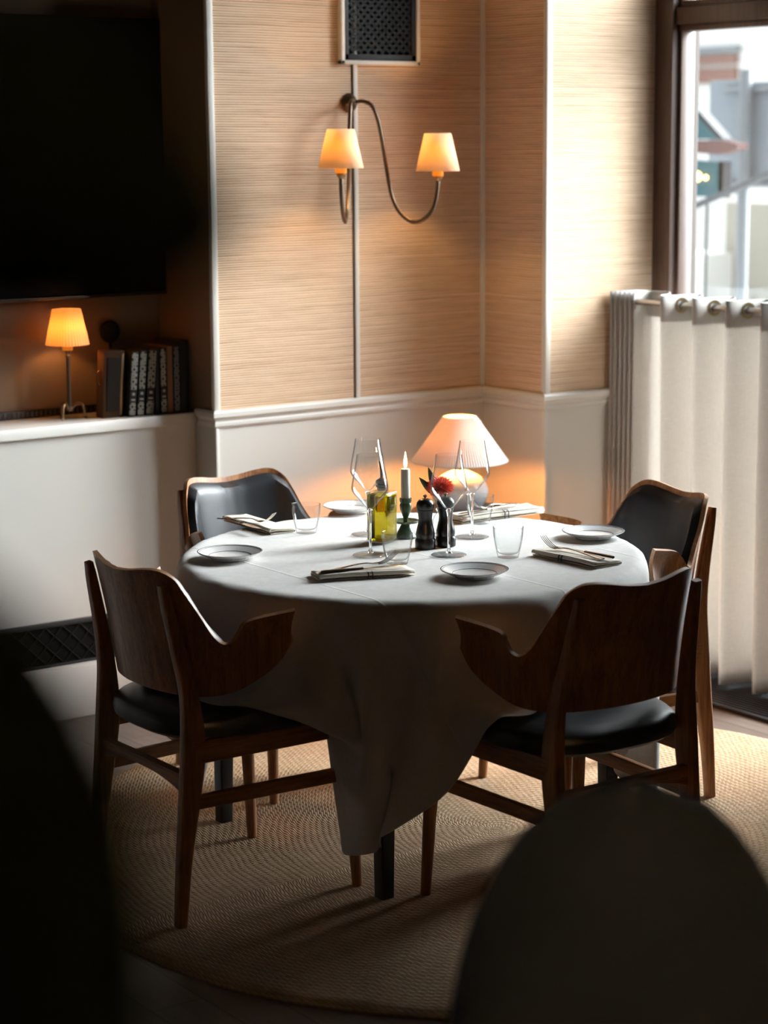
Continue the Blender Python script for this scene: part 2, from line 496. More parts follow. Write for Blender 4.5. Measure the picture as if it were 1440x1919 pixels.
# rails, corner strips
def rail(path, name):
    bm = nb()
    # profile: (out, up)
    prof = [(0, -0.055), (0.006, -0.055), (0.010, -0.049), (0.010, -0.040), (0.007, -0.034), (0.012, -0.026), (0.020, -0.020), (0.020, -0.006), (0.016, 0.0), (0.0, 0.0)]
    n = len(path); rings = []
    for i, p in enumerate(path):
        p = Vector(p)
        d1 = (Vector(path[i]) - Vector(path[i - 1])).normalized() if i > 0 else None
        d2 = (Vector(path[i + 1]) - Vector(path[i])).normalized() if i < n - 1 else None
        def nr(d): return Vector((d.y, -d.x, 0))
        if d1 is None: m_ = nr(d2)
        elif d2 is None: m_ = nr(d1)
        else:
            a, b = nr(d1), nr(d2); m_ = (a + b); m_ = m_ / (1 + a.dot(b))
        rings.append([bm.verts.new(p + m_ * a + Vector((0, 0, ZR + b))) for a, b in prof])
    for A, B in zip(rings[:-1], rings[1:]):
        for i in range(len(prof) - 1): bm.faces.new((A[i], A[i + 1], B[i + 1], B[i]))
    bm.faces.new(rings[0]); bm.faces.new(rings[-1])
    return obj(name, bm, M['whitetrim'], smooth=False, kind='structure')
rail([(XP, 5.70, 0), (XP, YA, 0), (XB, YA, 0), (XB, YC, 0), (XW, YC, 0)], 'trim_2')

def strip(name, x0, x1, y0, y1, z0=ZR, z1=ZC, mat='whitetrim'):
    boxo(name, M[mat], None, x0, x1, y0, y1, z0, z1, 0.0015, kind='structure')
strip('trim_3', XP - 0.008, XP + 0.014, YA - 0.006, YA + 0.012)          # left corner bead
bm = nb(); box(bm, 4.000, 4.016, YA - 0.006, YA + 0.002, ZR, ZC, 0.001)
obj('trim_4', bm, M['whitetrim'], kind='structure')                       # joint between the two panels
strip('trim_5', XB - 0.012, XB + 0.002, YA - 0.012, YA + 0.002)           # inner corner
strip('trim_6', XB - 0.006, XB + 0.016, YC - 0.006, YC + 0.014)           # outer corner
strip('trim_7', 3.9955, 3.9985, YA - 0.003, YA + 0.002, mat='blackwood')    # dark gap line beside the joint
# wainscot corner beads
strip('trim_8', XP - 0.006, XP + 0.006, YA - 0.006, YA + 0.010, 0, ZR - 0.055)
strip('trim_9', XB - 0.006, XB + 0.006, YC - 0.006, YC + 0.010, 0, ZR - 0.055)
strip('baseboard_back', XP, XB, YA - 0.016, YA, 0, 0.14)
strip('baseboard_right', XB - 0.016, XB, YC, YA, 0, 0.14)

# ------------------------------------------------------------------ window wall glazing
def window(name, y0, y1):
    fr = nb()
    x0, x1 = XW - 0.005, XW + 0.10
    box(fr, x0, x1, y1 - 0.085, y1, 0.0, 2.80, 0.003)
    box(fr, x0 + 0.0, x1, y0, y0 + 0.085, 0.0, 2.80, 0.003)
    box(fr, x0 + 0.012, x1, y0 + 0.08, y1 - 0.08, 2.150, 2.205, 0.003)
    box(fr, x0 + 0.02, x1, y0 + 0.08, y1 - 0.08, 0.0, 0.10, 0.003)
    box(fr, x0, x1, y0, y1, 2.74, 2.80, 0.003)
    f = obj(name, fr, M['frame']); f['kind'] = 'structure'
    s = nb()
    xs0, xs1 = x0 + 0.028, x1 - 0.02
    for za, zb in ((0.10, 2.15), (2.205, 2.74)):
        box(s, xs0, xs1, y1 - 0.100, y1 - 0.084, za, zb, 0.003)
        box(s, xs0, xs1, y0 + 0.084, y0 + 0.100, za, zb, 0.003)
        box(s, xs0, xs1, y0 + 0.098, y1 - 0.098, zb - 0.022, zb, 0.003)
        box(s, xs0, xs1, y0 + 0.098, y1 - 0.098, za, za + 0.022, 0.003)
    obj('window_sash', s, M['frame'], f)
    p = nb()
    box(p, XW + 0.055, XW + 0.061, y0 + 0.098, y1 - 0.098, 0.12, 2.13)
    box(p, XW + 0.055, XW + 0.061, y0 + 0.098, y1 - 0.098, 2.225, 2.72)
    obj('window_pane', p, M['pane'], f, smooth=False)
    return f
ys = [(4.44, 5.27), (3.70, 4.44)]
for k, (a, b) in enumerate(ys): window('window_%d' % (k + 1), a, b)
# outer reveal beside the glass: pale metal edge then a tan stone jamb
M['stone'] = pmat('tan_stone', (0.045, 0.033, 0.026), 0.8)
M['jamb'] = pmat('pale_metal_jamb', (0.11, 0.13, 0.14), 0.5)
boxo('trim_10', M['jamb'], None, XW + 0.102, XW + 0.15, YC - 0.020, YC + 0.5, 0, 3.2, 0.002, kind='structure')
boxo('trim_12', M['blackmetal'], None, XW + 0.152, XW + 0.170, YC - 0.012, YC + 0.5, 0, 3.2, 0.002, kind='structure')
boxo('trim_11', M['stone'], None, XW + 0.172, XW + 0.30, YC + 0.094, YC + 0.6, 0, 3.3, 0.004, kind='structure')

# ------------------------------------------------------------------ floor grille by the window
M['slat'] = pmat('dark_steel_slat', (0.05, 0.055, 0.065), 0.3, 0.8)
g = thing('floor_grille', 'black slatted floor grille running under the linen curtain', 'grille', (4.84, 4.0, 0.0))
bm = nb(); 
for xx in (-0.181, 0.158): box(bm, xx - 0.006, xx + 0.006, -1.6, 1.25, 0.0, 0.012, 0.001)
obj('grille_frame', bm, M['blackmetal'], g)
bm = nb()
for k in range(17):
    xx = -0.165 + k * 0.0193
    box(bm, xx - 0.004, xx + 0.004, -1.6, 1.25, 0.001, 0.010, 0.0008)
obj('slats', bm, M['slat'], g)
boxo('grille_bed', M['black'], g, -0.175, 0.155, -1.6, 1.25, 0.0, 0.0015)

# ------------------------------------------------------------------ rug
rug_c = (3.33, 4.05)
bm = nb()
nr, na = 60, 160
Rr = 1.185
def rug_h(x, y):
    # raised ripples near the front left of the table
    h = 0.0
    for cx, cy, ang, ln, wd, am in ((-0.62, -0.50, 0.5, 0.34, 0.045, 0.016), (-0.38, -0.42, 0.9, 0.25, 0.04, 0.012), (-0.70, -0.16, 0.15, 0.25, 0.05, 0.010), (-0.20, -0.30, -0.4, 0.22, 0.05, 0.009)):
        dx, dy = x - cx, y - cy
        u = dx * math.cos(ang) + dy * math.sin(ang); w = -dx * math.sin(ang) + dy * math.cos(ang)
        h += am * math.exp(-(u / ln) ** 2 - (w / wd) ** 2)
    return h
c0 = bm.verts.new((0, 0, 0.011)); rings = []
for i in range(1, nr + 1):
    r = Rr * i / nr; ring = []
    for j in range(na):
        a = 2 * PI * j / na
        rr = r * (1 + (0.006 * math.sin(5 * a + 1) + 0.004 * math.sin(11 * a)) * (i / nr))
        x, y = rr * math.cos(a), rr * math.sin(a)
        z = 0.011 + rug_h(x, y) if i < nr else 0.004
        ring.append(bm.verts.new((x, y, z)))
    rings.append(ring)
low = [bm.verts.new((v.co.x, v.co.y, 0.0005)) for v in rings[-1]]
rings.append(low)
for j in range(na): bm.faces.new((c0, rings[0][j], rings[0][(j + 1) % na]))
for A, B in zip(rings[:-1], rings[1:]):
    for j in range(na): bm.faces.new((A[j], A[(j + 1) % na], B[(j + 1) % na], B[j]))
rug = obj('rug', bm, M['rug'])
rug.location = (rug_c[0], rug_c[1], 0)
tag(rug, 'round braided jute rug with ripples under the dining table', 'rug')

# ------------------------------------------------------------------ dining table and cloth
TX, TY, TZ, TR = 3.16, 4.183, 0.745, 0.60
t = thing('dining_table', 'round dining table on black tapered legs under white cloth', 'table', (TX, TY, 0))
bm = nb(); lathe(bm, [(0, 0.712), (TR - 0.034, 0.712), (TR - 0.030, 0.717), (TR - 0.030, 0.735), (TR - 0.034, 0.740), (0, 0.740)], 96)
obj('tabletop', bm, M['oakx'], t)
bm = nb()
for a in range(4):
    Mx = Matrix.Rotation(a * PI / 2, 4, 'Z'); box(bm, -0.34, 0.34, -0.368, -0.345, 0.62, 0.715, 0.002, Mx)
obj('apron', bm, M['blackwood'], t)
for sx in (-1, 1):
    for sy in (-1, 1):
        bm = nb()
        sweep(bm, [(sx * 0.357, sy * 0.357, 0.0115), (sx * 0.354, sy * 0.354, 0.35), (sx * 0.352, sy * 0.352, 0.714)], rrect(0.0245, 0.0245, 0.006), scales=[0.72, 0.88, 1.0], up=(0, 1, 0))
        obj('leg', bm, M['blackwood'], t)

# chair footprints, used both for the cloth's resting surface and the chairs themselves
CH = [(3.118, 3.538, math.radians(-1.6)), (2.554, 4.150, math.radians(-90)), (3.200, 4.838, math.radians(185.2)), (3.772, 4.148, math.radians(78.6))]
SEAT_TOP = 0.502

def drape():
    n = 85; S = 1.76; ROT = 0.0
    g_ = np.linspace(-S / 2, S / 2, n); h = g_[1] - g_[0]
    X, Y = np.meshgrid(g_, g_, indexing='ij')
    P = np.stack([X, Y, np.full_like(X, 0.0)], -1)
    rng = np.random.RandomState(3)
    r = np.hypot(X, Y)
    zt = 0.0
    # start as a cone draping from the edge
    over = np.maximum(r - TR, 0)
    sc = np.where(r > TR, (TR + over * 0.30) / np.maximum(r, 1e-6), 1.0)
    P[..., 0] = X * sc; P[..., 1] = Y * sc; P[..., 2] = -over * 0.93
    ang = np.arctan2(Y, X)
    wob = (0.07 * np.sin(8 * ang + (PI / 2 - 8 * math.radians(225)))) * np.clip(over / 0.2, 0, 1)
    P[..., 0] += wob * np.cos(ang); P[..., 1] += wob * np.sin(ang)
    P += rng.normal(0, 0.0006, P.shape) * (over > 0)[..., None]
    P = P.reshape(-1, 3)
    P[:, :2] = P[:, :2] @ np.array([[math.cos(ROT), math.sin(ROT)], [-math.sin(ROT), math.cos(ROT)]])
    pinned = (r.reshape(-1) < TR - 0.012)
    w = np.where(pinned, 0.0, 1.0)
    idx = np.arange(n * n).reshape(n, n)
    sets = []
    def add(A, B, L0, k):
        A = A.reshape(-1); B = B.reshape(-1)
        keep = (w[A] + w[B]) > 0
        A = A[keep]; B = B[keep]
        wa = w[A] / (w[A] + w[B]); wb = w[B] / (w[A] + w[B])
        sets.append((A, B, L0, (wa * k)[:, None], (wb * k)[:, None]))
    for s in (0, 1):
        A = idx[s:-1:2, :]; add(A, idx[s + 1::2, :][:A.shape[0]], h, 1.0)
        A = idx[:, s:-1:2]; add(A, idx[:, s + 1::2][:, :A.shape[1]], h, 1.0)
    for s in (0, 1):
        A = idx[s:-1:2, :-1]; B = idx[s + 1::2, 1:][:A.shape[0]]; add(A, B, h * 2 ** .5, 0.35)
        A = idx[s:-1:2, 1:]; B = idx[s + 1::2, :-1][:A.shape[0]]; add(A, B, h * 2 ** .5, 0.35)
    for d, k in ((2, 0.10), (4, 0.05)):
        for s in range(2 * d):
            if s >= 2 * d: break
            rows = [i for i in range(n - d) if (i % (2 * d)) == s % (2 * d)]
            if rows:
                rows = np.array(rows)
                add(idx[rows, :], idx[rows + d, :], h * d, k)
                add(idx[:, rows], idx[:, rows + d], h * d, k)
    V = np.zeros_like(P)
    dt = 0.012
    chairs = [(cx - TX, cy - TY, a) for cx, cy, a in CH]
    steps = 230
    for st in range(steps):
        V[:, 2] -= 9.8 * dt * (~pinned)
        V *= 0.965 if st < steps * 0.7 else 0.90
        Q = P + V * dt * w[:, None]
        for it in range(14):
            for A, B, L0, ka, kb in sets:
                D = Q[B] - Q[A]
                l = np.sqrt((D * D).sum(1))[:, None] + 1e-9
                c = (l - L0) / l * D
                if L0 > h * 1.9:      # bending: only push apart
                    c = c * (l < L0)
                Q[A] += ka * c; Q[B] -= kb * c
            rr = np.hypot(Q[:, 0], Q[:, 1])
            lim = TR * (1 - 0.18 * np.clip((-Q[:, 2] - 0.02) / 0.25, 0, 1))
            m_ = (~pinned) & (Q[:, 2] < -0.003) & (rr < lim)
            Q[m_, :2] *= (lim[m_] / rr[m_])[:, None]
        rr = np.hypot(Q[:, 0], Q[:, 1])
        # table rim
        ins = (rr < TR) & (~pinned) & (Q[:, 2] > -0.03)
        side = ins & (Q[:, 2] < -0.004)
        dz = -Q[:, 2]; dr = TR - rr
        up = ins & (Q[:, 2] < 0) & (dz < dr)
        Q[up, 2] = 0
        push = side & ~up
        f = (TR / np.maximum(rr, 1e-6))[push][:, None]
        Q[push, :2] *= f
        # chair seats
        for cx, cy, a in chairs:
            c_, s_ = math.cos(-a), math.sin(-a)
            dx, dy = Q[:, 0] - cx, Q[:, 1] - cy
            lx, ly = c_ * dx - s_ * dy, s_ * dx + c_ * dy
            m_ = (np.abs(lx / 0.238) ** 3 + np.abs((ly - 0.01) / 0.262) ** 3 < 1) & (Q[:, 2] + TZ < SEAT_TOP + 0.008) & (Q[:, 2] + TZ > 0.42)
            Q[m_, 2] = SEAT_TOP + 0.008 - TZ
        Q[:, 2] = np.maximum(Q[:, 2], 0.03 - TZ)
        V = (Q - P) / dt
        V[pinned] = 0
        P = Q
    P = P.reshape(n, n, 3)
    # light smoothing of the hanging part
    for _ in range(2):
        Sm = P.copy()
        Sm[1:-1, 1:-1] = (P[1:-1, 1:-1] * 4 + P[:-2, 1:-1] + P[2:, 1:-1] + P[1:-1, :-2] + P[1:-1, 2:]) / 8
        k = (~pinned).reshape(n, n)[..., None]
        P = np.where(k, Sm, P)
    return P, n
P, n = drape()
bm = nb()
uvl = bm.loops.layers.uv.new('UVMap')
vs = [[bm.verts.new((P[i, j, 0], P[i, j, 1], P[i, j, 2] + 0.0)) for j in range(n)] for i in range(n)]
for i in range(n - 1):
    for j in range(n - 1):
        f = bm.faces.new((vs[i][j], vs[i + 1][j], vs[i + 1][j + 1], vs[i][j + 1]))
        for l, (a, b) in zip(f.loops, ((i, j), (i + 1, j), (i + 1, j + 1), (i, j + 1))):
            l[uvl].uv = (a / (n - 1), b / (n - 1))
me = bpy.data.meshes.new('tablecloth'); bm.to_mesh(me); bm.free()
for p in me.polygons: p.use_smooth = True
me.materials.append(M['cloth'])
cloth = bpy.data.objects.new('tablecloth', me); COL.objects.link(cloth)
cloth.location = (TX, TY, TZ + 0.0005)
sd = cloth.modifiers.new('thickness', 'SOLIDIFY'); sd.thickness = 0.0012; sd.offset = 0
sb = cloth.modifiers.new('smooth', 'SUBSURF'); sb.levels = 1; sb.render_levels = 1
tag(cloth, 'square white tablecloth draped over the round table, corner nearly reaching the floor', 'tablecloth')
CZ = TZ + 0.0025   # top of the cloth

# ------------------------------------------------------------------ armchairs
COLS_T = [(0, -.268, .822), (.05, -.265, .826), (.10, -.256, .834), (.135, -.246, .837), (.160, -.233, .832), (.178, -.214, .815), (.190, -.201, .790), (.202, -.184, .757), (.214, -.160, .713), (.226, -.143, .683), (.240, -.128, .669), (.250, -.112, .677), (.254, -.097, .698), (.253, -.084, .713), (.263, -.058, .722), (.282, -.020, .730), (.303, .020, .738)]
COLS_B = [(0, -.210, .540), (.048, -.208, .540), (.095, -.200, .540), (.128, -.191, .540), (.150, -.182, .540), (.168, -.172, .540), (.182, -.163, .541), (.195, -.150, .542), (.207, -.134, .543), (.218, -.117, .546), (.228, -.100, .551), (.237, -.083, .558), (.244, -.068, .566), (.251, -.050, .576), (.263, -.025, .594), (.279, .003, .625), (.292, .020, .664)]
def shell_cols():
    T = catmull(COLS_T, 4); B = catmull(COLS_B, 4)
    return T, B
NV = 12
def shell_point(Tp, Bp, v, s):
    T = np.array(Tp); B = np.array(Bp)
    p = B * (1 - v) + T * v
    k = s  # 0..1 along half
    # slight hollow, arm rim flares outwards
    bul = math.sin(PI * v)
    ax = max(0.0, (k - 0.60) / 0.40)
    p[1] += 0.004 * bul * (1 - ax)
    p[0] -= 0.009 * bul * min(1, ax * 1.6)
    return p
def back_shell():
    T, B = shell_cols(); m = len(T)
    grid = []
    for i in range(-(m - 1), m):
        k = abs(i); sgn = -1 if i < 0 else 1
        col = []
        for j in range(NV + 1):
            p = shell_point(T[k], B[k], j / NV, k / (m - 1)); col.append(Vector((sgn * p[0], p[1], p[2])))
        grid.append(col)
    # normals
    W = len(grid); TH = 0.011
    def nrmal(i, j):
        a = grid[min(i + 1, W - 1)][j] - grid[max(i - 1, 0)][j]
        b = grid[i][min(j + 1, NV)] - grid[i][max(j - 1, 0)]
        return a.cross(b).normalized()
    bm = nb()
    nn = [[nrmal(i, j) for j in range(NV + 1)] for i in range(W)]
    A = [[bm.verts.new(grid[i][j] + nn[i][j] * TH / 2) for j in range(NV + 1)] for i in range(W)]
    Bv = [[bm.verts.new(grid[i][j] - nn[i][j] * TH / 2) for j in range(NV + 1)] for i in range(W)]
    for i in range(W - 1):
        for j in range(NV):
            bm.faces.new((A[i][j], A[i + 1][j], A[i + 1][j + 1], A[i][j + 1]))
            bm.faces.new((Bv[i][j], Bv[i][j + 1], Bv[i + 1][j + 1], Bv[i + 1][j]))
    ef = []
    for i in range(W - 1):
        ef.append(bm.faces.new((A[i][NV], A[i + 1][NV], Bv[i + 1][NV], Bv[i][NV])))
        ef.append(bm.faces.new((A[i][0], Bv[i][0], Bv[i + 1][0], A[i + 1][0])))
    for j in range(NV):
        ef.append(bm.faces.new((A[0][j], A[0][j + 1], Bv[0][j + 1], Bv[0][j])))
        ef.append(bm.faces.new((A[W - 1][j], Bv[W - 1][j], Bv[W - 1][j + 1], A[W - 1][j + 1])))
    for f in ef: f.material_index = 1
    return bm, grid, nn
def back_pad():
    T, B = shell_cols(); m = len(T)
    kmax = int((m - 1) * 0.60)
    bm = nb(); grid = []
    us = list(range(-kmax, kmax + 1))
    for i in us:
        k = abs(i); sgn = -1 if i < 0 else 1
        e = k / kmax
        vt = 0.95 - 0.04 * max(0, (e - 0.75) / 0.25) ** 2
        vb = 0.03 + 0.10 * max(0, (e - 0.7) / 0.3) ** 2
        col = []
        for j in range(NV + 3):
            v = vb + (vt - vb) * j / (NV + 2)
            p = shell_point(T[k], B[k], v, k / (m - 1)); col.append(Vector((sgn * p[0], p[1], p[2])))
        grid.append(col)
    W = len(grid); H = len(grid[0])
    Av, Bv = [], []
    for i in range(W):
        ra, rb = [], []
        for j in range(H):
            a = grid[min(i + 1, W - 1)][j] - grid[max(i - 1, 0)][j]; b = grid[i][min(j + 1, H - 1)] - grid[i][max(j - 1, 0)]
            nrm_ = a.cross(b).normalized()
            if nrm_.y < 0: nrm_ = -nrm_
            eu = min(i, W - 1 - i) / 2.2; ev = min(j, H - 1 - j) / 2.0
            t_ = 0.022 * min(1, (1 - (1 - min(1, eu)) ** 2.2) ** 0.5) * min(1, (1 - (1 - min(1, ev)) ** 2.2) ** 0.5)
            ra.append(bm.verts.new(grid[i][j] + nrm_ * (0.0055 + 0.002 + t_))); rb.append(bm.verts.new(grid[i][j] + nrm_ * 0.005))
        Av.append(ra); Bv.append(rb)
    for i in range(W - 1):
        for j in range(H - 1):
            bm.faces.new((Av[i][j], Av[i + 1][j], Av[i + 1][j + 1], Av[i][j + 1]))
            bm.faces.new((Bv[i][j], Bv[i][j + 1], Bv[i + 1][j + 1], Bv[i + 1][j]))
    for i in range(W - 1):
        for q in (0, H - 1): bm.faces.new((Av[i][q], Bv[i][q], Bv[i + 1][q], Av[i + 1][q]))
    for j in range(H - 1):
        for q in (0, W - 1): bm.faces.new((Av[q][j], Av[q][j + 1], Bv[q][j + 1], Bv[q][j]))
    return bm

def seat_bm():
    bm = nb(); seg = 72
    prof = [(0.0, -0.048), (0.93, -0.048), (0.985, -0.038), (1.0, -0.022), (0.985, -0.006), (0.94, 0.004), (0.80, 0.012), (0.5, 0.0165), (0.0, 0.018)]
    rings = []
    for r, z in prof:
        if r == 0: rings.append([bm.verts.new((0, 0.012, SEAT_TOP - 0.018 + z))]); continue
        ring = []
        for i in range(seg):
            a = 2 * PI * i / seg
            ca, sa = math.cos(a), math.sin(a)
            p = 2.9
            q = (abs(ca) ** p + abs(sa) ** p) ** (-1 / p)
            x = 0.236 * q * ca * r; y = 0.245 * q * sa * r
            x *= 1.0 + 0.10 * (y / 0.245) * 0.5
            ring.append(bm.verts.new((x, 0.012 + y, SEAT_TOP - 0.018 + z)))
        rings.append(ring)
    for A, B in zip(rings[:-1], rings[1:]):
        for i in range(seg):
            j = (i + 1) % seg
            if len(A) == 1: bm.faces.new((A[0], B[j], B[i]))
            elif len(B) == 1: bm.faces.new((A[i], A[j], B[0]))
            else: bm.faces.new((A[i], A[j], B[j], B[i]))
    return bm

def make_chair(label, group):
    t = thing('armchair', label, 'chair', group=group)
    bm, grid, nn = back_shell()
    o = obj('backrest', bm, M['oak'], t); o.data.materials.append(M['edge'])
    obj('back_cushion', back_pad(), M['leather'], t, label='black leather back cushion')
    obj('seat_cushion', seat_bm(), M['leather'], t, label='black leather seat cushion')
    ZG = 0.0125
    for s in (-1, 1):
        # rear leg: boomerang post, wide at the seat and tapering up behind the shell
        pts = [(s * .199, -.236, ZG), (s * .199, -.224, .16), (s * .198, -.203, .32), (s * .197, -.192, .43), (s * .191, -.196, .55), (s * .180, -.214, .65), (s * .172, -.2370, .76), (s * .169, -.2460, .806)]
        sc = [(1, 0.85), (1.0, 1.15), (1, 1.75), (1, 2.0), (1, 1.4), (.95, 1.05), (.9, .78), (.8, .55)]
        P2 = catmull([p + c for p, c in zip(pts, sc)], 4)
        bm = nb()
        sweep(bm, [p[:3] for p in P2], rrect(0.0135, 0.0145, 0.005), scales=[(p[3], p[4]) for p in P2], up=(0, -1, 0))
        obj('leg', bm, M['oak'], t)
        bm = nb()
        sweep(bm, [(s * .233, .236, ZG), (s * .228, .226, .2), (s * .216, .205, .455)], circ(0.0185, 20), scales=[.68, .86, 1.0], up=(0, 1, 0))
        obj('leg', bm, M['oak'], t)
        bm = nb()
        sweep(bm, [(s * .200, -.195, .416), (s * .215, .215, .416)], rrect(0.0105, 0.026, 0.003))
        obj('side_rail', bm, M['oaky'], t)
        bm = nb()
        sweep(bm, [(s * .200, -.212, .300), (s * .224, .220, .300)], rrect(0.009, 0.0165, 0.003))
        obj('stretcher', bm, M['oaky'], t)
    bm = nb(); sweep(bm, [(-.21, .205, .416), (.21, .205, .416)], rrect(0.0105, 0.026, 0.003)); obj('front_rail', bm, M['oakx'], t)
    # arched rear crosspiece
    bm = nb()
    top = []; bot = []
    for i in range(17):
        u = -1 + i / 8
        top.append((u * .200, .365 - 0.0 * u)); bot.append((u * .200, .345 - 0.030 * abs(u) ** 2.2))
    va = [[bm.verts.new((x, yy, z)) for x, z in top] for yy in (-.215, -.193)]
    vb = [[bm.verts.new((x, yy, z)) for x, z in bot] for yy in (-.215, -.193)]
    for i in range(16):
        bm.faces.new((va[0][i], va[0][i + 1], vb[0][i + 1], vb[0][i])); bm.faces.new((va[1][i], vb[1][i], vb[1][i + 1], va[1][i + 1]))
        bm.faces.new((va[0][i], va[1][i], va[1][i + 1], va[0][i + 1])); bm.faces.new((vb[0][i], vb[0][i + 1], vb[1][i + 1], vb[1][i]))
    for q in (0, 16): bm.faces.new((va[0][q], vb[0][q], vb[1][q], va[1][q]))
    obj('rear_crosspiece', bm, M['oakx'], t, smooth=False)
    return t
CG = 'oak armchairs around the dining table'
labels = ['oak armchair at the right front of the table, curved back to the camera',
          'oak armchair in shadow at the left front of the table, back turned to the camera',
          'oak armchair with black leather back before the ivory wall at the left',
          'oak armchair showing its black leather back, standing before the linen curtain']
proto = make_chair(labels[0], CG)
chairs = [proto]
for i in range(1, 4):
    c = copy_tree(proto); c['label'] = labels[i]; chairs.append(c)
for c, (x, y, a) in zip(chairs, CH):
    c.location = (x, y, 0); c.rotation_euler = (0, 0, a)

# ------------------------------------------------------------------ table ware
def wine_glass(label):
    t = thing('wine_glass', label, 'wine glass', group='tall wine glasses on the table')
    bm = nb()
    prof = [(0.0, 0.0045), (0.0085, 0.0060), (0.0055, 0.011), (0.0036, 0.02), (0.0034, 0.06), (0.0036, 0.095), (0.0048, 0.108), (0.0075, 0.116), (0.004, 0.1195), (0.0, 0.1195)]
    lathe(bm, prof, 40); obj('stem', bm, M['solidglass'], t)
    bm = nb(); lathe(bm, [(0.0, 0.0), (0.043, 0.0), (0.0450, 0.0012), (0.043, 0.0026), (0.02, 0.0048), (0.009, 0.0062), (0, 0.0062)], 48); obj('foot', bm, M['glass'], t)
    bm = nb()
    prof = [(0.0, 0.1175), (0.006, 0.1180), (0.014, 0.125), (0.027, 0.141), (0.040, 0.156), (0.0455, 0.166), (0.0465, 0.174), (0.0445, 0.190), (0.0400, 0.215), (0.0355, 0.240), (0.0332, 0.256)]
    pr = catmull([(r, z) for r, z in prof], 3)
    inner = [(max(r - 0.0009, 0), z + (0.001 if r < 0.03 else 0)) for r, z in reversed(pr)]
    lathe(bm, [(max(r, 0), z) for r, z in pr] + inner, 56)
    obj('bowl', bm, M['glass'], t)
    return t
wg = wine_glass('wine glass nearest the front left, in front of the oil bottle')
spots = [((3.049, 4.21), None), ((3.211, 4.443), 'wine glass at the back left, partly behind the one before the oil bottle'),
         ((3.204, 4.087), 'wine glass in front of the red flower and the right pepper mill'), ((3.403, 4.241), 'wine glass at the back right, in front of the white pleated lampshade')]
for i, (p, lb) in enumerate(spots):
    c = wg if i == 0 else copy_tree(wg)
    if lb: c['label'] = lb
    c.location = (p[0], p[1], CZ)

def tumbler(label):
    bm = nb()
    out = [(0.0, 0.0), (0.024, 0.0), (0.0265, 0.003), (0.030, 0.016), (0.0345, 0.036), (0.0375, 0.056), (0.0390, 0.0765), (0.0385, 0.0775)]
    inn = [(0.0372, 0.0765), (0.0358, 0.056), (0.0328, 0.037), (0.0285, 0.018), (0.023, 0.0105), (0.012, 0.008), (0.0, 0.0075)]
    lathe(bm, catmull(out, 2) + catmull(inn, 2), 48)
    o = obj('water_glass', bm, M['tumbler'])
    return tag(o, label, 'glass', 'water tumblers on the table')
M['tumbler'] = thin_glass('tumbler_glass', (0.965, 0.975, 0.975), 0.30)
tg = tumbler('empty water tumbler at the left back, right of the folded napkin')
for i, (p, lb) in enumerate([((3.095, 4.565), None), ((3.040, 4.085), 'water tumbler at the front of the table behind the fork and napkin'), ((3.305, 3.975), 'water tumbler alone to the right of the wine glasses'), ((3.545, 4.385), 'water tumbler at the back right, beside the rolled napkin')]):
    c = tg if i == 0 else tg.copy()
    if i: COL.objects.link(c); c['label'] = lb
    c.location = (p[0], p[1], CZ)

def plate(label):
    t = thing('side_plate', label, 'plate', group='small plates with grey bands')
    bm = nb()
    pr = [(0, 0.003), (0.040, 0.003), (0.044, 0.0), (0.047, 0.0), (0.049, 0.004), (0.066, 0.0105), (0.0815, 0.0175), (0.0825, 0.0190), (0.0810, 0.0197), (0.065, 0.0135), (0.052, 0.0080), (0.048, 0.0062), (0, 0.0058)]
    lathe(bm, pr, 72); obj('dish', bm, M['porcelain'], t)
    bm = nb()
    for a, b in ((0.0798, 0.0818), (0.0762, 0.0770), (0.0525, 0.0535)):
        za = np.interp(a, [0.048, 0.052, 0.065, 0.081, 0.0825], [0.0062, 0.0080, 0.0135, 0.0197, 0.019]) + 0.0004
        zb = np.interp(b, [0.048, 0.052, 0.065, 0.081, 0.0825], [0.0062, 0.0080, 0.0135, 0.0197, 0.019]) + 0.0004
        lathe(bm, [(a, za - 0.0005), (a, za), (b, zb), (b, zb - 0.0005)], 72, close=True)
    obj('rim_band', bm, M['greyband'], t)
    return t
pl_ = plate('small banded plate at the left edge of the table')
for i, (p, lb) in enumerate([((2.748, 4.396), None), ((3.090, 3.842), 'small banded plate at the front centre of the table'), ((3.649, 4.040), 'small banded plate at the right edge near the curtain-side chair'), ((3.380, 4.755), 'small banded plate at the back, behind the wine glasses')]):
    c = pl_ if i == 0 else copy_tree(pl_)
    if lb: c['label'] = lb
    c.location = (p[0], p[1], CZ)

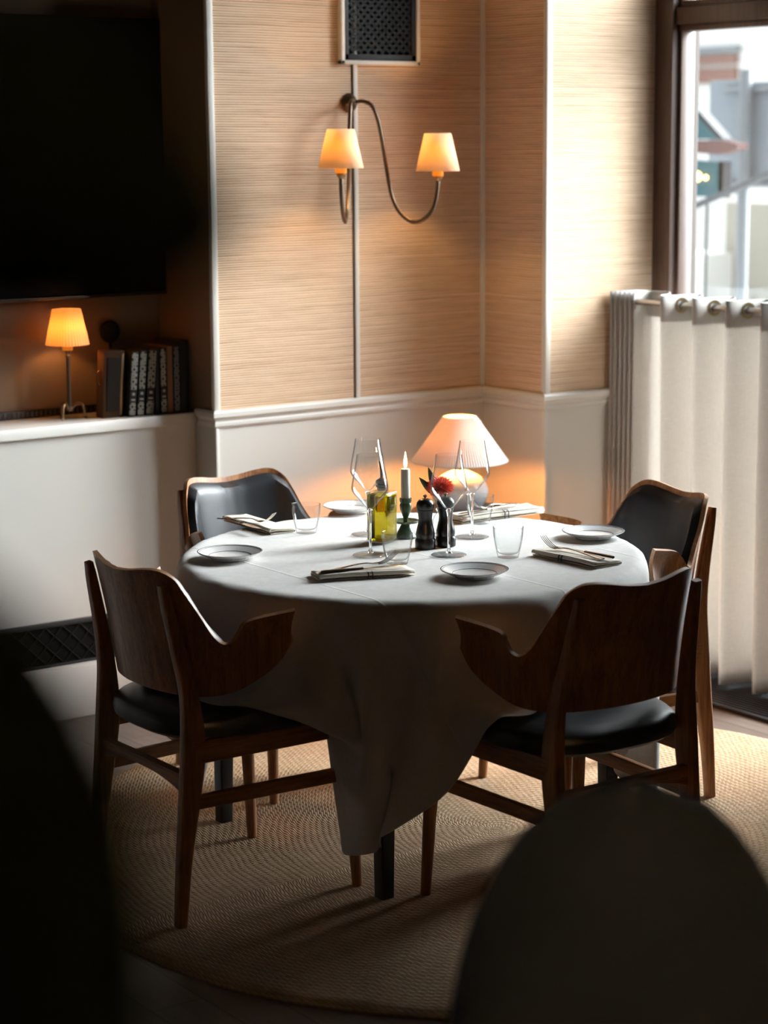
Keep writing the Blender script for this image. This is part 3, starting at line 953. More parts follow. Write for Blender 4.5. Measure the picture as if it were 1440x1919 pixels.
# napkins: folded linen with a pair of dark stripes
def napkin(label, a, d, width, side, layers=2):
    """a: near corner, d: vector along the long edge, side: +1/-1 side the width extends"""
    a = Vector((*a, 0)); d = Vector((*d, 0)); Ln = d.length; ang = math.atan2(d.y, d.x)
    t = thing('napkin', label, 'napkin', (a.x, a.y, CZ), ang, group='folded striped napkins')
    bm = nb()
    # fold: S-shaped section in (w, z), swept along the length with slight waviness
    hgt_ = 0.0055
    sec = []
    W = width * side
    for L_ in range(layers + 1):
        z = 0.0012 + L_ * hgt_
        xs_ = np.linspace(0.0, 1.0, 8) if L_ % 2 == 0 else np.linspace(1.0, 0.0, 8)
        for q, u in enumerate(xs_):
            ru = 0.0025 * math.sin(u * 3 + L_)
            sec.append((0.004 * side + (W - 0.008 * side) * u, z + ru * (1 if L_ else 0)))
        # rounded fold
        if L_ < layers:
            u = xs_[-1]; sx = (W - 0.004 * side) if u == 1.0 else 0.004 * side
            ox = 0.004 * side * (1 if u == 1.0 else -1)
            for k in (1, 2, 3):
                th = -PI / 2 + PI * k / 4
                sec.append((sx + ox * math.cos(th) * 0.9, z + hgt_ / 2 + hgt_ / 2 * math.sin(th)))
    nL = 14; rows = []
    for i in range(nL + 1):
        s = i / nL
        off = 0.0025 * math.sin(s * 5.0 + 0.4)
        rows.append([bm.verts.new((s * Ln, w + off * side, z * (1 + 0.10 * math.sin(s * 4 + w * 30)))) for w, z in sec])
    for A, B in zip(rows[:-1], rows[1:]):
        for j in range(len(sec) - 1): bm.faces.new((A[j], A[j + 1], B[j + 1], B[j]))
    o = obj('folded_cloth', bm, M['napkin'], t)
    md = o.modifiers.new('thickness', 'SOLIDIFY'); md.thickness = 0.0022; md.offset = 0
    # stripes: thin bands woven round the fold edge
    bm = nb()
    zt_ = 0.0012 + layers * hgt_ + 0.0013
    for k in (0.50, 0.545):
        x0_, x1_ = Ln * k, Ln * k + 0.0035
        path = [(-0.0016 * side, 0.0008), (-0.0022 * side, 0.006), (-0.0012 * side, zt_ - 0.001), (0.002 * side, zt_ + 0.0022), (0.010 * side, zt_ + 0.0025)]
        off = 0.0025 * math.sin(k * 5.0 + 0.4) * side
        q = [[bm.verts.new((xx, w + off, z + dz)) for w, z in path] for xx, dz in ((x0_, 0), (x1_, 0))]
        for j in range(len(path) - 1): bm.faces.new((q[0][j], q[0][j + 1], q[1][j + 1], q[1][j]))
    o = obj('stripe', bm, M['stripe'], t)
    md = o.modifiers.new('thickness', 'SOLIDIFY'); md.thickness = 0.0008; md.offset = 0
    return t, CZ + zt_ + 0.002
_, NZ = napkin('folded striped napkin at the front left of centre, under cutlery before the front tumbler', (2.762, 4.018), (0.222, -0.078), 0.085, 1)
napkin('folded striped napkin on the right, beside the front centre plate', (3.372, 3.732), (-0.004, 0.225), 0.095, -1)
napkin('folded striped napkin at the left back of the table, left of the tumbler', (3.000, 4.600), (0.014, 0.255), 0.080, -1)
napkin('rolled striped napkin at the back right, in front of the orange-lit wall', (3.500, 4.400), (0.285, -0.004), 0.080, 1, 3)

def cut_sec(w, t_): return [(w, 0), (w * .6, t_), (-w * .6, t_), (-w, 0), (-w * .6, -t_), (w * .6, -t_)]
def fork(label, tip, end, z):
    tip = Vector((*tip, 0)); end = Vector((*end, 0)); d = tip - end; Ln = d.length
    t = thing('fork', label, 'fork', (end.x, end.y, z), math.atan2(d.y, d.x), group='steel forks on the napkins')
    k = Ln / 0.20
    bm = nb()
    pts = [(0, 0, .002, .0085), (.02, 0, .003, .0095), (.05, 0, .006, .0070), (.09, 0, .010, .0040), (.118, 0, .011, .0034), (.135, 0, .008, .0055), (.148, 0, .0065, .0110)]
    Pp = catmull([(x * k, y, z_, w) for x, y, z_, w in pts], 4)
    sweep(bm, [p[:3] for p in Pp], cut_sec(1, 0.0014), scales=[(p[3], 1) for p in Pp])
    obj('handle', bm, M['steel'], t)
    bm = nb()
    for q in range(4):
        y = -0.0090 + q * 0.0060
        path = catmull([(.146 * k, y, .0062), (.160 * k, y, .0070), (.175 * k, y, .0130), (.190 * k, y * .98, .0240), (.198 * k, y * .97, .0320)], 3)
        sweep(bm, path, [(0.0014, 0), (0, 0.0011), (-0.0014, 0), (0, -0.0011)], scales=[1.25 - 0.75 * i / (len(path) - 1) for i in range(len(path))])
    obj('tines', bm, M['steel'], t)
    return t
def knife(label, tip, end, z):
    tip = Vector((*tip, 0)); end = Vector((*end, 0)); d = tip - end; Ln = d.length
    t = thing('knife', label, 'knife', (end.x, end.y, z), math.atan2(d.y, d.x), group='steel knives on the napkins')
    bm = nb()
    sweep(bm, [(0, 0, .0045), (.01, 0, .0047), (.05, 0, .0047), (Ln * .45, 0, .0047), (Ln * .48, 0, .0047)], circ(1, 10), scales=[(.0055, .0035), (.0080, .0044), (.0066, .0040), (.0052, .0034), (.0070, .0038)])
    obj('handle', bm, M['steel'], t)
    bm = nb()
    Pp = [(Ln * .47, 0, .0045, .004), (Ln * .52, .001, .0045, .0085), (Ln * .7, .002, .0045, .0098), (Ln * .88, .003, .0045, .0088), (Ln * .97, .005, .0045, .0045), (Ln, .006, .0045, .0006)]
    sweep(bm, [p[:3] for p in Pp], [(1, 0), (0, .0009), (-1, 0), (0, -.0009)], scales=[(p[3], 1) for p in Pp])
    obj('blade', bm, M['steel'], t)
    return t
fork('fork on the front left napkin, tines pointing at the front tumbler', (2.995, 4.022), (2.768, 4.040), NZ)
knife('knife lying along the front left napkin', (2.990, 3.975), (2.775, 4.035), NZ)
fork('fork on the right napkin, tines pointing away from the camera', (3.400, 3.955), (3.415, 3.745), NZ)
knife('knife lying on the right napkin beside its fork', (3.425, 3.930), (3.440, 3.735), NZ)
fork('fork on the left back napkin, tines pointing at the tumbler', (3.045, 4.640), (2.975, 4.815), NZ)
knife('knife lying along the left back napkin', (2.968, 4.600), (2.990, 4.800), NZ)
fork('fork on the back right napkin, half behind the back tumbler', (3.570, 4.450), (3.745, 4.462), NZ + 0.005)
knife('knife on the back right napkin with its blade behind the pepper mills', (3.500, 4.430), (3.710, 4.440), NZ + 0.005)

# pepper and salt mills
def mill(label):
    t = thing('pepper_mill', label, 'pepper mill', group='black wooden mills')
    bm = nb()
    pr = [(0, 0), (.0255, 0), (.0262, .002), (.0262, .022), (.0240, .0255), (.0232, .028), (.0246, .032), (.0244, .040), (.0215, .052), (.0182, .066), (.0175, .078), (.0190, .090), (.0212, .0975), (.0212, .100), (.0, .100)]
    lathe(bm, pr, 48); obj('body', bm, M['blackplastic'], t)
    bm = nb()
    pr = [(0, .1005), (.0205, .1005), (.0228, .104), (.0232, .112), (.0215, .119), (.0160, .1255), (.0085, .128), (0, .1285)]
    lathe(bm, pr, 48); obj('head', bm, M['blackplastic'], t)
    bm = nb()
    lathe(bm, [(0, .128), (.0030, .128), (.0028, .131), (.0052, .134), (.0058, .1365), (.0035, .1385), (0, .139)], 20); obj('knob', bm, M['brass'], t)
    return t
mp_ = mill('black pepper mill, left of the pair at the table centre')
mp_.location = (3.216, 4.200, CZ)
c = copy_tree(mp_); c['label'] = 'black pepper mill, right of the pair, behind the stem of a wine glass'; c.location = (3.276, 4.192, CZ)

# oil bottle
t = thing('oil_bottle', 'square glass bottle of green olive oil with a metal pourer', 'bottle', (3.180, 4.338, CZ), math.radians(22))
bm = nb(); box(bm, -.0315, .0315, -.0315, .0315, 0.0, .134, 0.007, seg=3)
lathe(bm, [(.020, .133), (.0125, .136), (.0115, .140), (.0115, .142)], 24)
obj('glass_body', bm, M['pane'], t)
bm = nb(); box(bm, -.0295, .0295, -.0295, .0295, 0.004, .128, 0.006, seg=3); obj('oil', bm, M['oil'], t, label='green-gold olive oil')
bm = nb(); lathe(bm, [(0, .136), (.0118, .136), (.0130, .143), (.0160, .145), (.0160, .151), (.0120, .153), (.0160, .155), (.0160, .161), (.009, .166), (.004, .168), (0, .168)], 24); obj('collar', bm, M['nickel'], t)
bm = nb(); sweep(bm, [(0, 0, .166), (-.001, .001, .188), (-.005, .003, .212)], circ(0.0034, 12), scales=[1.1, .9, .6]); obj('spout', bm, M['bronze'], t)
# embossed lettering lines on the bottle's front face (too soft to read in the photograph)
bm = nb()
for q, (w, zz) in enumerate(((.016, .098), (.022, .090), (.019, .083))):
    for s in range(5):
        xx = -w / 2 + w * s / 4
        box(bm, xx - .0014, xx + .0014, -.0325, -.0315, zz - .0022, zz + .0022, .0004)
obj('embossing', bm, M['pane'], t)

# candle in green holder
t = thing('candle_holder', 'green glazed candle holder with a drip tray', 'candle holder', (3.266, 4.350, CZ))
bm = nb()
lathe(bm, [(0, 0), (.030, 0), (.030, .003), (.024, .010), (.016, .026), (.0115, .036), (0, .036)], 40); obj('base', bm, M['green'], t)
bm = nb(); lathe(bm, [(0, .035), (.010, .035), (.034, .040), (.0365, .0445), (.0350, .0455), (.030, .0420), (.008, .0385), (0, .0385)], 48); obj('drip_tray', bm, M['green'], t)
bm = nb(); lathe(bm, [(0, .038), (.0065, .038), (.0060, .050), (.0095, .060), (.0150, .074), (.0160, .086), (.0135, .092), (.0160, .096), (.0165, .104), (.0135, .105), (.0125, .098), (0, .097)], 36); obj('cup', bm, M['green'], t)
t = thing('candle', 'lit white candle in the green holder', 'candle', (3.266, 4.350, CZ + 0.0975))
bm = nb(); lathe(bm, [(0, 0), (.0118, 0), (.0120, .080), (.0112, .0845), (.006, .0835), (0, .083)], 32); obj('wax', bm, M['wax'], t)
bm = nb(); sweep(bm, [(0, 0, .082), (.0004, 0, .088), (.0018, 0, .0925)], circ(0.0008, 8)); obj('wick', bm, M['black'], t)
bm = nb(); lathe(bm, [(0, .0865), (.0030, .090), (.0050, .098), (.0046, .106), (.0026, .118), (.0008, .128), (0, .131)], 20); obj('flame', bm, M['flame'], t)
def lamp(name, loc, power, col, r=0.02, parent=None):
    l = bpy.data.lights.new(name, 'POINT'); l.energy = power; l.color = col; l.shadow_soft_size = r
    o = bpy.data.objects.new(name, l); COL.objects.link(o); o.location = loc
    if parent: o.parent = parent
    return o
lamp('candle_light', (0, 0, .142), 0.35, (1.0, .50, .18), 0.006, t)

# flower in a small glass vase
t = thing('flower_vase', 'small clear glass bud vase behind the pepper mills', 'vase', (3.345, 4.300, CZ))
bm = nb(); lathe(bm, catmull([(0, 0), (.020, 0), (.024, .006), (.024, .040), (.019, .054), (.012, .064), (.015, .074)], 3) + [(.0138, .074), (.011, .064), (.018, .053), (.0225, .040), (.0225, .008), (0, .005)], 32)
obj('vessel', bm, M['glass'], t)
t = thing('flower', 'coral pompom flower with two dark leaves behind a wine glass', 'flower', (3.345, 4.300, CZ))
bm = nb(); sweep(bm, [(0, 0, .012), (.002, .001, .06), (-.003, .0, .115)], circ(.0016, 8)); obj('stem', bm, M['greenleaf'], t)
bm = nb()
rnd = random.Random(8)
for i in range(420):
    ph = math.acos(1 - 1.75 * (i + .5) / 420); th = i * 2.39996
    d = Vector((math.sin(ph) * math.cos(th), math.sin(ph) * math.sin(th), math.cos(ph) * 0.8))
    L0 = 0.036 * (0.85 + 0.3 * rnd.random())
    s_ = d.cross(Vector((rnd.random(), rnd.random(), rnd.random()))).normalized()
    c_ = Vector((-.004, -.001, .132))
    w = .0022
    p0 = c_ + d * L0 * .35; p1 = c_ + d * L0 * .8 + s_ * .001; p2 = c_ + d * L0 + s_ * .004 * (rnd.random() - .2)
    u_ = d.cross(s_)
    vv = [bm.verts.new(p0 - s_ * w), bm.verts.new(p0 + s_ * w), bm.verts.new(p1 - s_ * w), bm.verts.new(p1 + s_ * w), bm.verts.new(p2 + u_ * .001), bm.verts.new(p1 + u_ * .0022)]
    bm.faces.new((vv[0], vv[1], vv[5])); bm.faces.new((vv[0], vv[5], vv[2])); bm.faces.new((vv[1], vv[3], vv[5])); bm.faces.new((vv[2], vv[5], vv[4])); bm.faces.new((vv[5], vv[3], vv[4]))
obj('petals', bm, M['flower'], t)
def leaf_bm(base, d, up, Ln, W, bend=0.2, n_=8):
    bm = nb(); base = Vector(base); d = Vector(d).normalized(); up = Vector(up); s = d.cross(up).normalized(); nn_ = s.cross(d)
    rows = []
    for i in range(n_ + 1):
        u = i / n_; w = W * (math.sin(PI * min(1, u * 0.97 + .015)) ** 0.8) * (1 - .25 * u)
        c = base + d * Ln * u - nn_ * bend * Ln * u * u
        rows.append([bm.verts.new(c + s * w * q + nn_ * abs(q) * w * .25) for q in (-1, -.5, 0, .5, 1)])
    for A, B in zip(rows[:-1], rows[1:]):
        for j in range(4): bm.faces.new((A[j], A[j + 1], B[j + 1], B[j]))
    return bm
for b_, d_, ln in (((-.010, .006, .105), (-.62, .42, .9), .072), ((-.008, .006, .110), (-.25, .18, 1.0), .080)):
    o = obj('leaf', leaf_bm(b_, d_, (.58, .79, 0), ln, .0100, .15), M['greenleaf'], t)
    md = o.modifiers.new('t', 'SOLIDIFY'); md.thickness = .0006

# ------------------------------------------------------------------ pleated shades
def pleated(r0, z0, r1, z1, npl, amp):
    bm = nb(); seg = npl * 4
    def rf(r, a, k): return r + amp * math.cos(a * npl)
    lathe(bm, [(r0, z0), ((r0 * 2 + r1) / 3, (z0 * 2 + z1) / 3), ((r0 + 2 * r1) / 3, (z0 + 2 * z1) / 3), (r1, z1)], seg, rfun=rf)
    return bm

# table lamp in the corner, on a small side table
t = thing('side_table', 'small dark side table in the corner, hidden behind the dining table', 'side table', (4.122, 5.20, 0))
bm = nb(); lathe(bm, [(0, .585), (.155, .585), (.16, .59), (.16, .605), (.155, .61), (0, .61)], 48); obj('tabletop', bm, M['blackwood'], t)
bm = nb(); lathe(bm, [(.13, 0), (.13, .012), (.018, .03), (.014, .05), (.014, .56), (.05, .585)], 32); obj('pedestal', bm, M['blackwood'], t)
t = thing('table_lamp', 'lit lamp with a wide white pleated shade and pale round base, behind the table', 'table lamp', (4.122, 5.20, 0.611))
bm = nb(); lathe(bm, catmull([(0, 0), (.055, 0), (.075, .012), (.090, .045), (.088, .075), (.068, .105), (.035, .122), (.018, .128)], 3) + [(0, .128)], 48); obj('base', bm, M['ball'], t)
bm = nb(); lathe(bm, [(0, .126), (.009, .126), (.009, .180), (.014, .182), (.014, .205), (0, .205)], 20); obj('socket', bm, M['brass'], t)
sh = obj('lamp_shade', pleated(.154, .158, .053, .300, 110, .0009), M['shade_white'], t)
bm = nb()
for r, z in ((.154, .158),):
    sweep(bm, [(r * math.cos(2 * PI * i / 64), r * math.sin(2 * PI * i / 64), z) for i in range(65)], circ(.0022, 6))
obj('rim', bm, M['whitetrim'], sh)
bm = nb(); bmesh.ops.create_uvsphere(bm, u_segments=20, v_segments=12, radius=.020, matrix=Matrix.Translation((0, 0, .228))); obj('bulb', bm, M['bulb'], t)
lamp('table_lamp_light', (0, 0, .200), 25.0, (1.0, .33, .065), .026, t)

# ledge lamp
t = thing('ledge_lamp', 'small lit lamp with amber pleated shade on clawed feet, on the left ledge', 'table lamp', (3.065, 5.828, 0.9285))
bm = nb(); sweep(bm, [(0, 0, .030), (0, 0, .19)], circ(.0058, 14)); lathe(bm, [(0, .19), (.006, .19), (.009, .196), (.006, .203), (.010, .210), (.012, .214), (0, .214)], 20); lathe(bm, [(0, .022), (.010, .024), (.012, .032), (.007, .040), (0, .041)], 20)
obj('stem', bm, M['bronze'], t)
for k in range(3):
    a = math.radians(215 + 120 * k)
    ca, sa = math.cos(a), math.sin(a)
    path = catmull([(ca * .004, sa * .004, .030), (ca * .022, sa * .022, .046), (ca * .040, sa * .040, .043), (ca * .046, sa * .046, .022), (ca * .046, sa * .046, .006), (ca * .054, sa * .054, .003)], 5)
    bm = nb(); sweep(bm, path, circ(.0042, 10), scales=[1.2 - .6 * i / len(path) for i in range(len(path))]); obj('foot', bm, M['brass'], t)
bm = nb(); lathe(bm, [(.0, .214), (.016, .214), (.0165, .226), (.0, .226)], 24); obj('sleeve', bm, M['sleeve'], t, label='amber candle sleeve')
obj('lamp_shade', pleated(.067, .232, .043, .344, 42, .0014), M['shade_pleat'], t)
bm = nb(); bmesh.ops.create_uvsphere(bm, u_segments=16, v_segments=10, radius=.012, matrix=Matrix.Translation((0, 0, .262))); obj('bulb', bm, M['bulb'], t)
lamp('ledge_lamp_light', (0, 0, .290), 0.85, (1.0, .42, .10), .012, t)

# ------------------------------------------------------------------ wall sconce
SX, SY, SZ = 3.984, YA, 1.897
t = thing('wall_sconce', 'two-armed bronze wall lamp with small lit parchment shades', 'wall lamp', (SX, SY, SZ))
bm = nb(); Mr = Matrix.Rotation(PI / 2, 4, 'X')
lathe(bm, [(0, 0), (.030, 0), (.031, .004), (.028, .010), (.018, .020), (.010, .024), (.009, .034), (0, .036)], 36, M=Mr); obj('backplate', bm, M['bronze'], t)
prof = [(0.0, 0.0), (.030, .004), (.060, -.010), (.078, -.050), (.092, -.115), (.112, -.240), (.128, -.310), (.155, -.355), (.198, -.380), (.238, -.362), (.262, -.322), (.272, -.270), (.273, -.245)]
for ang, dz, nm in ((math.radians(-46), 0.0, 'right'), (math.radians(180 + 46), 0.014, 'left')):
    ca, sa = math.cos(ang), math.sin(ang)
    pth = catmull([(s * ca, -.026 + s * sa, z + dz * s / .273) for s, z in prof], 6)
    bm = nb(); sweep(bm, pth, circ(.0068, 12)); arm = obj('arm', bm, M['bronze'], t)
    bx_, by_, bz_ = .273 * ca, -.026 + .273 * sa, -.245 + dz
    cc = (bx_, by_, bz_)
    bm = nb(); lathe(bm, [(0, -.004), (.008, -.004), (.0135, .004), (.0145, .008), (.012, .012), (.0, .012)], 24, c=cc); obj('cup', bm, M['brass'], arm)
    bm = nb(); lathe(bm, [(0, .012), (.0175, .012), (.0185, .016), (.0180, .034), (0, .034)], 24, c=cc); obj('sleeve', bm, M['sleeve'], arm, label='amber candle sleeve')
    bm = nb(); lathe(bm, [(.0705, .028), (.043, .147)], 64, c=cc); s_ = obj('lamp_shade', bm, M['shade_warm'], arm)
    md = s_.modifiers.new('t', 'SOLIDIFY'); md.thickness = .0008
    bm = nb(); bmesh.ops.create_uvsphere(bm, u_segments=16, v_segments=10, radius=.013, matrix=Matrix.Translation((bx_, by_, bz_ + .060))); obj('bulb', bm, M['bulb'], arm)
    lamp('sconce_light', (bx_, by_, bz_ + .095), 2.5, (1.0, .58, .22), .014, t)

# added lamp behind the camera, never in view: warm fill for the chair backs
t = thing('added_fill_lamp', 'opal globe lamp added out of view as warm fill light', 'ceiling lamp', (0.2, -0.6, 2.70))
bm = nb(); lathe(bm, catmull([(0, -.14), (.08, -.12), (.14, -.05), (.15, .0), (.12, .08), (.05, .12)], 4), 36); obj('globe', bm, M['shade_warm'], t)
bm = nb(); sweep(bm, [(0, 0, .11), (0, 0, .549)], circ(.006, 8)); obj('cord', bm, M['black'], t)
lamp('added_fill_light', (0, 0, 0), 430.0, (1.0, .70, .50), .10, t)

# ------------------------------------------------------------------ wall vent
t = thing('wall_vent', 'black honeycomb grille in a white frame high on the grasscloth wall', 'vent', (4.101, YA, 2.018))
W_, H_ = .146, .50
bm = nb()
box(bm, -W_ - .012, -W_ + .002, -.022, 0, 0, H_, .002); box(bm, W_ - .002, W_ + .012, -.022, 0, 0, H_, .002)
box(bm, -W_ - .012, W_ + .012, -.022, 0, -.0, .013, .002); box(bm, -W_ - .012, W_ + .012, -.022, 0, H_ - .013, H_, .002)
obj('outer_frame', bm, M['whitetrim'], t)
bm = nb()
box(bm, -W_, -W_ + .020, -.017, -.001, .012, H_ - .012, .001); box(bm, W_ - .020, W_, -.017, -.001, .012, H_ - .012, .001)
box(bm, -W_, W_, -.017, -.001, .012, .032, .001); box(bm, -W_, W_, -.017, -.001, H_ - .032, H_ - .012, .001)
obj('inner_frame', bm, M['blackmetal'], t)
boxo('backing', M['black'], t, -W_, W_, -.004, -.0005, .012, H_ - .012)
bm = nb()
px_, pz_ = .0285, .0275
r = 0; z = .04
while z < H_ - .03:
    x = -W_ + .028 + (px_ / 2 if r % 2 else 0)
    while x < W_ - .018:
        sweep(bm, [(x + .0135 * math.cos(a_), -.012, z + .0125 * math.sin(a_)) for a_ in np.linspace(0, 2 * PI, 13)], [(.0012, .002), (-.0012, .002), (-.0012, -.002), (.0012, -.002)], caps=False, up=(0, 1, 0))
        x += px_
    z += pz_ / 2; r += 1
obj('honeycomb_mesh', bm, M['blackmetal'], t, smooth=False)

# low wall grille at the left
t = thing('wall_grille', 'black decorative air grille low on the ivory wall at the left', 'grille', (2.2, YL, 0.165))
bm = nb(); box(bm, -1.6, 1.0, -.010, 0, 0.001, .016, .001); box(bm, -1.6, 1.0, -.010, 0, .134, .150, .001); box(bm, .984, 1.0, -.010, 0, .01, .14, .001)
obj('grille_frame', bm, M['blackmetal'], t)
boxo('backing', M['black'], t, -1.6, 1.0, -.003, -.0004, .01, .14)
bm = nb()
x = -.2
while x < .98:
    for s in (-1, 1):
        sweep(bm, [(x, -.006, .016), (x + s * .06, -.006, .075), (x, -.006, .134)], rrect(.0015, .0015, .0005, 1), caps=False, up=(0, 1, 0))
    x += .06
obj('lattice', bm, M['blackmetal'], t, smooth=False)
# vent slot at the back of the ledge
t = thing('ledge_grille', 'dark strip grille along the back of the ledge behind the lamp', 'grille', (2.4, 5.93, 0.9285))
bm = nb(); box(bm, -1.2, .95, -.014, -.001, 0, .024, .001)
obj('grille_frame', bm, M['blackmetal'], t)
bm = nb()
x = -.4
while x < .94:
    box(bm, x, x + .006, -.016, -.013, .004, .020); x += .016
obj('lattice', bm, M['bronze'], t, smooth=False)

# ------------------------------------------------------------------ recess: screen and overhead cabinets
t = thing('wall_screen', 'large dark flat screen in the recess above the ledge lamp', 'screen', (2.68, 5.93, 1.30))
bm = nb(); box(bm, -.70, .84, -.050, -.004, 0, .86, .004); obj('casing', bm, M['black'], t)
boxo('screen_panel', M['black'], t, -.69, .83, -.0515, -.0495, .012, .85)
bm = nb(); box(bm, -.70, .84, -.056, -.050, -.002, .008, .001); obj('bezel', bm, M['bronze'], t)
t = thing('overhead_cabinet', 'dark brown overhead cabinet above the screen in the recess', 'cabinet', (2.6, 5.93, 2.22))
M['cabinet'] = pmat('dark_brown_lacquer', (0.028, 0.020, 0.016), 0.75, spec=0.2)
boxo('cabinet_body', M['cabinet'], t, -.90, .78, -.10, -.002, 0, 1.0)
for x0_, x1_ in ((-.89, -.02), (-.01, .775)):
    boxo('cabinet_door', M['cabinet'], t, x0_, x1_, -.118, -.102, .006, .99, .002)

# ------------------------------------------------------------------ books on the ledge
def spine_mat(name, base, patt, scale=1.0):
    m = pmat(name, base, 0.5)
    v = N(m, 'ShaderNodeTexVoronoi'); v.feature = 'F1'; v.inputs['Scale'].default_value = 72 * scale; v.inputs['Randomness'].default_value = 0.3
    L(m, coords(m, (1, 1, 1), (0, PI / 4, 0)), v.inputs['Vector'])
    c = ramp(m, [(0.0, base), (0.33, base), (0.40, patt), (0.62, patt), (0.72, base)], v.outputs['Distance'])
    L(m, c, m.node_tree.nodes['Principled BSDF'].inputs['Base Color'])
    return m
M['spineA'] = spine_mat('floral_spine', (0.012, 0.014, 0.014), (0.34, 0.34, 0.29))
M['spineB'] = spine_mat('dim_floral_spine', (0.02, 0.018, 0.015), (0.16, 0.15, 0.13))
M['navy'] = pmat('black_book_cloth', (0.010, 0.011, 0.013), 0.7)
M['tan'] = pmat('tan_book_cloth', (0.26, 0.12, 0.06), 0.7)
M['pages'] = pmat('book_pages', (0.55, 0.45, 0.30), 0.8)
M['title'] = pmat('faded_title_foil', (0.45, 0.43, 0.36), 0.5)
def book(label, x, w, h, depth, tilt, spine, cover, bands=True, y=5.745):
    t = thing('book', label, 'book', (x, y, 0.9285), 0, 'books standing on the left ledge')
    # tilt about the foot, leaning to the right (towards +X)
    t.rotation_euler = (0, tilt, 0)
    bm = nb(); box(bm, 0, w, 0, .002, 0, h, .0008); box(bm, 0, .0022, 0, depth, 0, h, .0006); box(bm, w - .0022, w, 0, depth, 0, h, .0006)
    obj('cover', bm, cover, t)
    bm = nb(); box(bm, .0023, w - .0023, .003, depth - .005, .003, h - .004); obj('pages', bm, M['pages'], t, smooth=False)
    if spine:
        bm = nb(); box(bm, .001, w - .001, -.0012, .0005, .004, h - .004, .0005); sp = obj('spine', bm, spine, t)
        if bands:
            bm = nb(); box(bm, .001, w - .001, -.0020, -.0008, h * .22, h * .42, .0003); obj('title_band', bm, M['navy'], sp)
            bm = nb(); box(bm, w * .3, w * .7, -.0026, -.0018, h * .33, h * .37, .0003); box(bm, w * .2, w * .8, -.0026, -.0018, h * .25, h * .275, .0003); obj('title', bm, M['title'], sp)
    return t
tl = math.radians(5.0)
book('floral-spined book leaning right, first beside the leather case', 3.228, .024, .205, .15, tl, M['spineA'], M['navy'])
book('floral-spined book leaning right, second beside the leather case', 3.258, .024, .207, .15, tl, M['spineA'], M['navy'])
book('floral-spined book leaning right, third beside the leather case', 3.289, .028, .209, .15, tl, M['spineA'], M['navy'])
book('plain black book just left of the upright floral-spined book', 3.3245, .0145, .208, .15, math.radians(1.5), None, M['navy'])
book('upright floral-spined book next to the tan book', 3.346, .022, .209, .15, 0.0, M['spineA'], M['navy'])
book('tan cloth book right of the upright floral-spined book', 3.3715, .020, .212, .15, 0.0, None, M['tan'])
book('dim patterned book between the tan book and the thick black one', 3.395, .021, .213, .15, 0.0, M['spineB'], M['navy'], False)
book('thick black book at the right end of the row', 3.419, .030, .228, .16, 0.0, None, M['navy'])
# leather case at the left end of the row
t = thing('leather_case', 'brown leather case with a darker front panel and ring handle, left of the books', 'case', (3.146, 5.765, 0.9285), 0)
t.rotation_euler = (0, math.radians(3.5), 0)
M['brownleather'] = pmat('brown_leather', (0.07, 0.032, 0.013), 0.75, spec=0.2)
bm = nb(); box(bm, 0, .074, 0, .045, 0, .212, .004); obj('case_body', bm, M['brownleather'], t)
boxo('front_panel', M['cabinet'], t, .012, .056, -.003, .001, .020, .190, .001)
bm = nb(); box(bm, .060, .070, -.002, .001, .010, .202, .0006); obj('gilt_strip', bm, M['brass'], t)
bm = nb(); sweep(bm, [(-.003 - .010 * math.sin(a_), .02, .125 + .022 * math.cos(a_)) for a_ in np.linspace(0, PI, 12)], circ(.0028, 8)); obj('handle', bm, M['bronze'], t)
# round dark ornament behind the case
t = thing('round_ornament', 'black ball ornament on a thin stand behind the leather case', 'ornament', (3.258, 5.905, 0.9285))
bm = nb(); lathe(bm, [(0, 0), (.02, 0), (.02, .006), (.004, .012), (.004, .222), (0, .222)], 20); obj('stand', bm, M['black'], t)
bm = nb(); bmesh.ops.create_uvsphere(bm, u_segments=32, v_segments=18, radius=.0362, matrix=Matrix.Translation((0, -.0, .256))); bmesh.ops.scale(bm, vec=(1, .5, 1), verts=bm.verts); obj('ball', bm, M['black'], t)

# ------------------------------------------------------------------ curtain
RX = 4.875; RZ = 1.238
t = thing('curtain_rod', 'brushed nickel curtain rod at the lower window', 'curtain rod', (RX, 4.0, RZ))
bm = nb(); sweep(bm, [(0, .33, 0), (0, 1.262, 0)], circ(.0115, 20)); obj('rod', bm, M['nickel'], t)
bm = nb()
for yy in (.36, 1.255):
    sweep(bm, [(0, yy, 0), (.12, yy, 0)], circ(.007, 10), up=(0, 0, 1)); 
obj('bracket', bm, M['nickel'], t)
def plan(s):
    """plan position of the curtain at arc fraction, tight stack first then open folds"""
    return s
pts = []
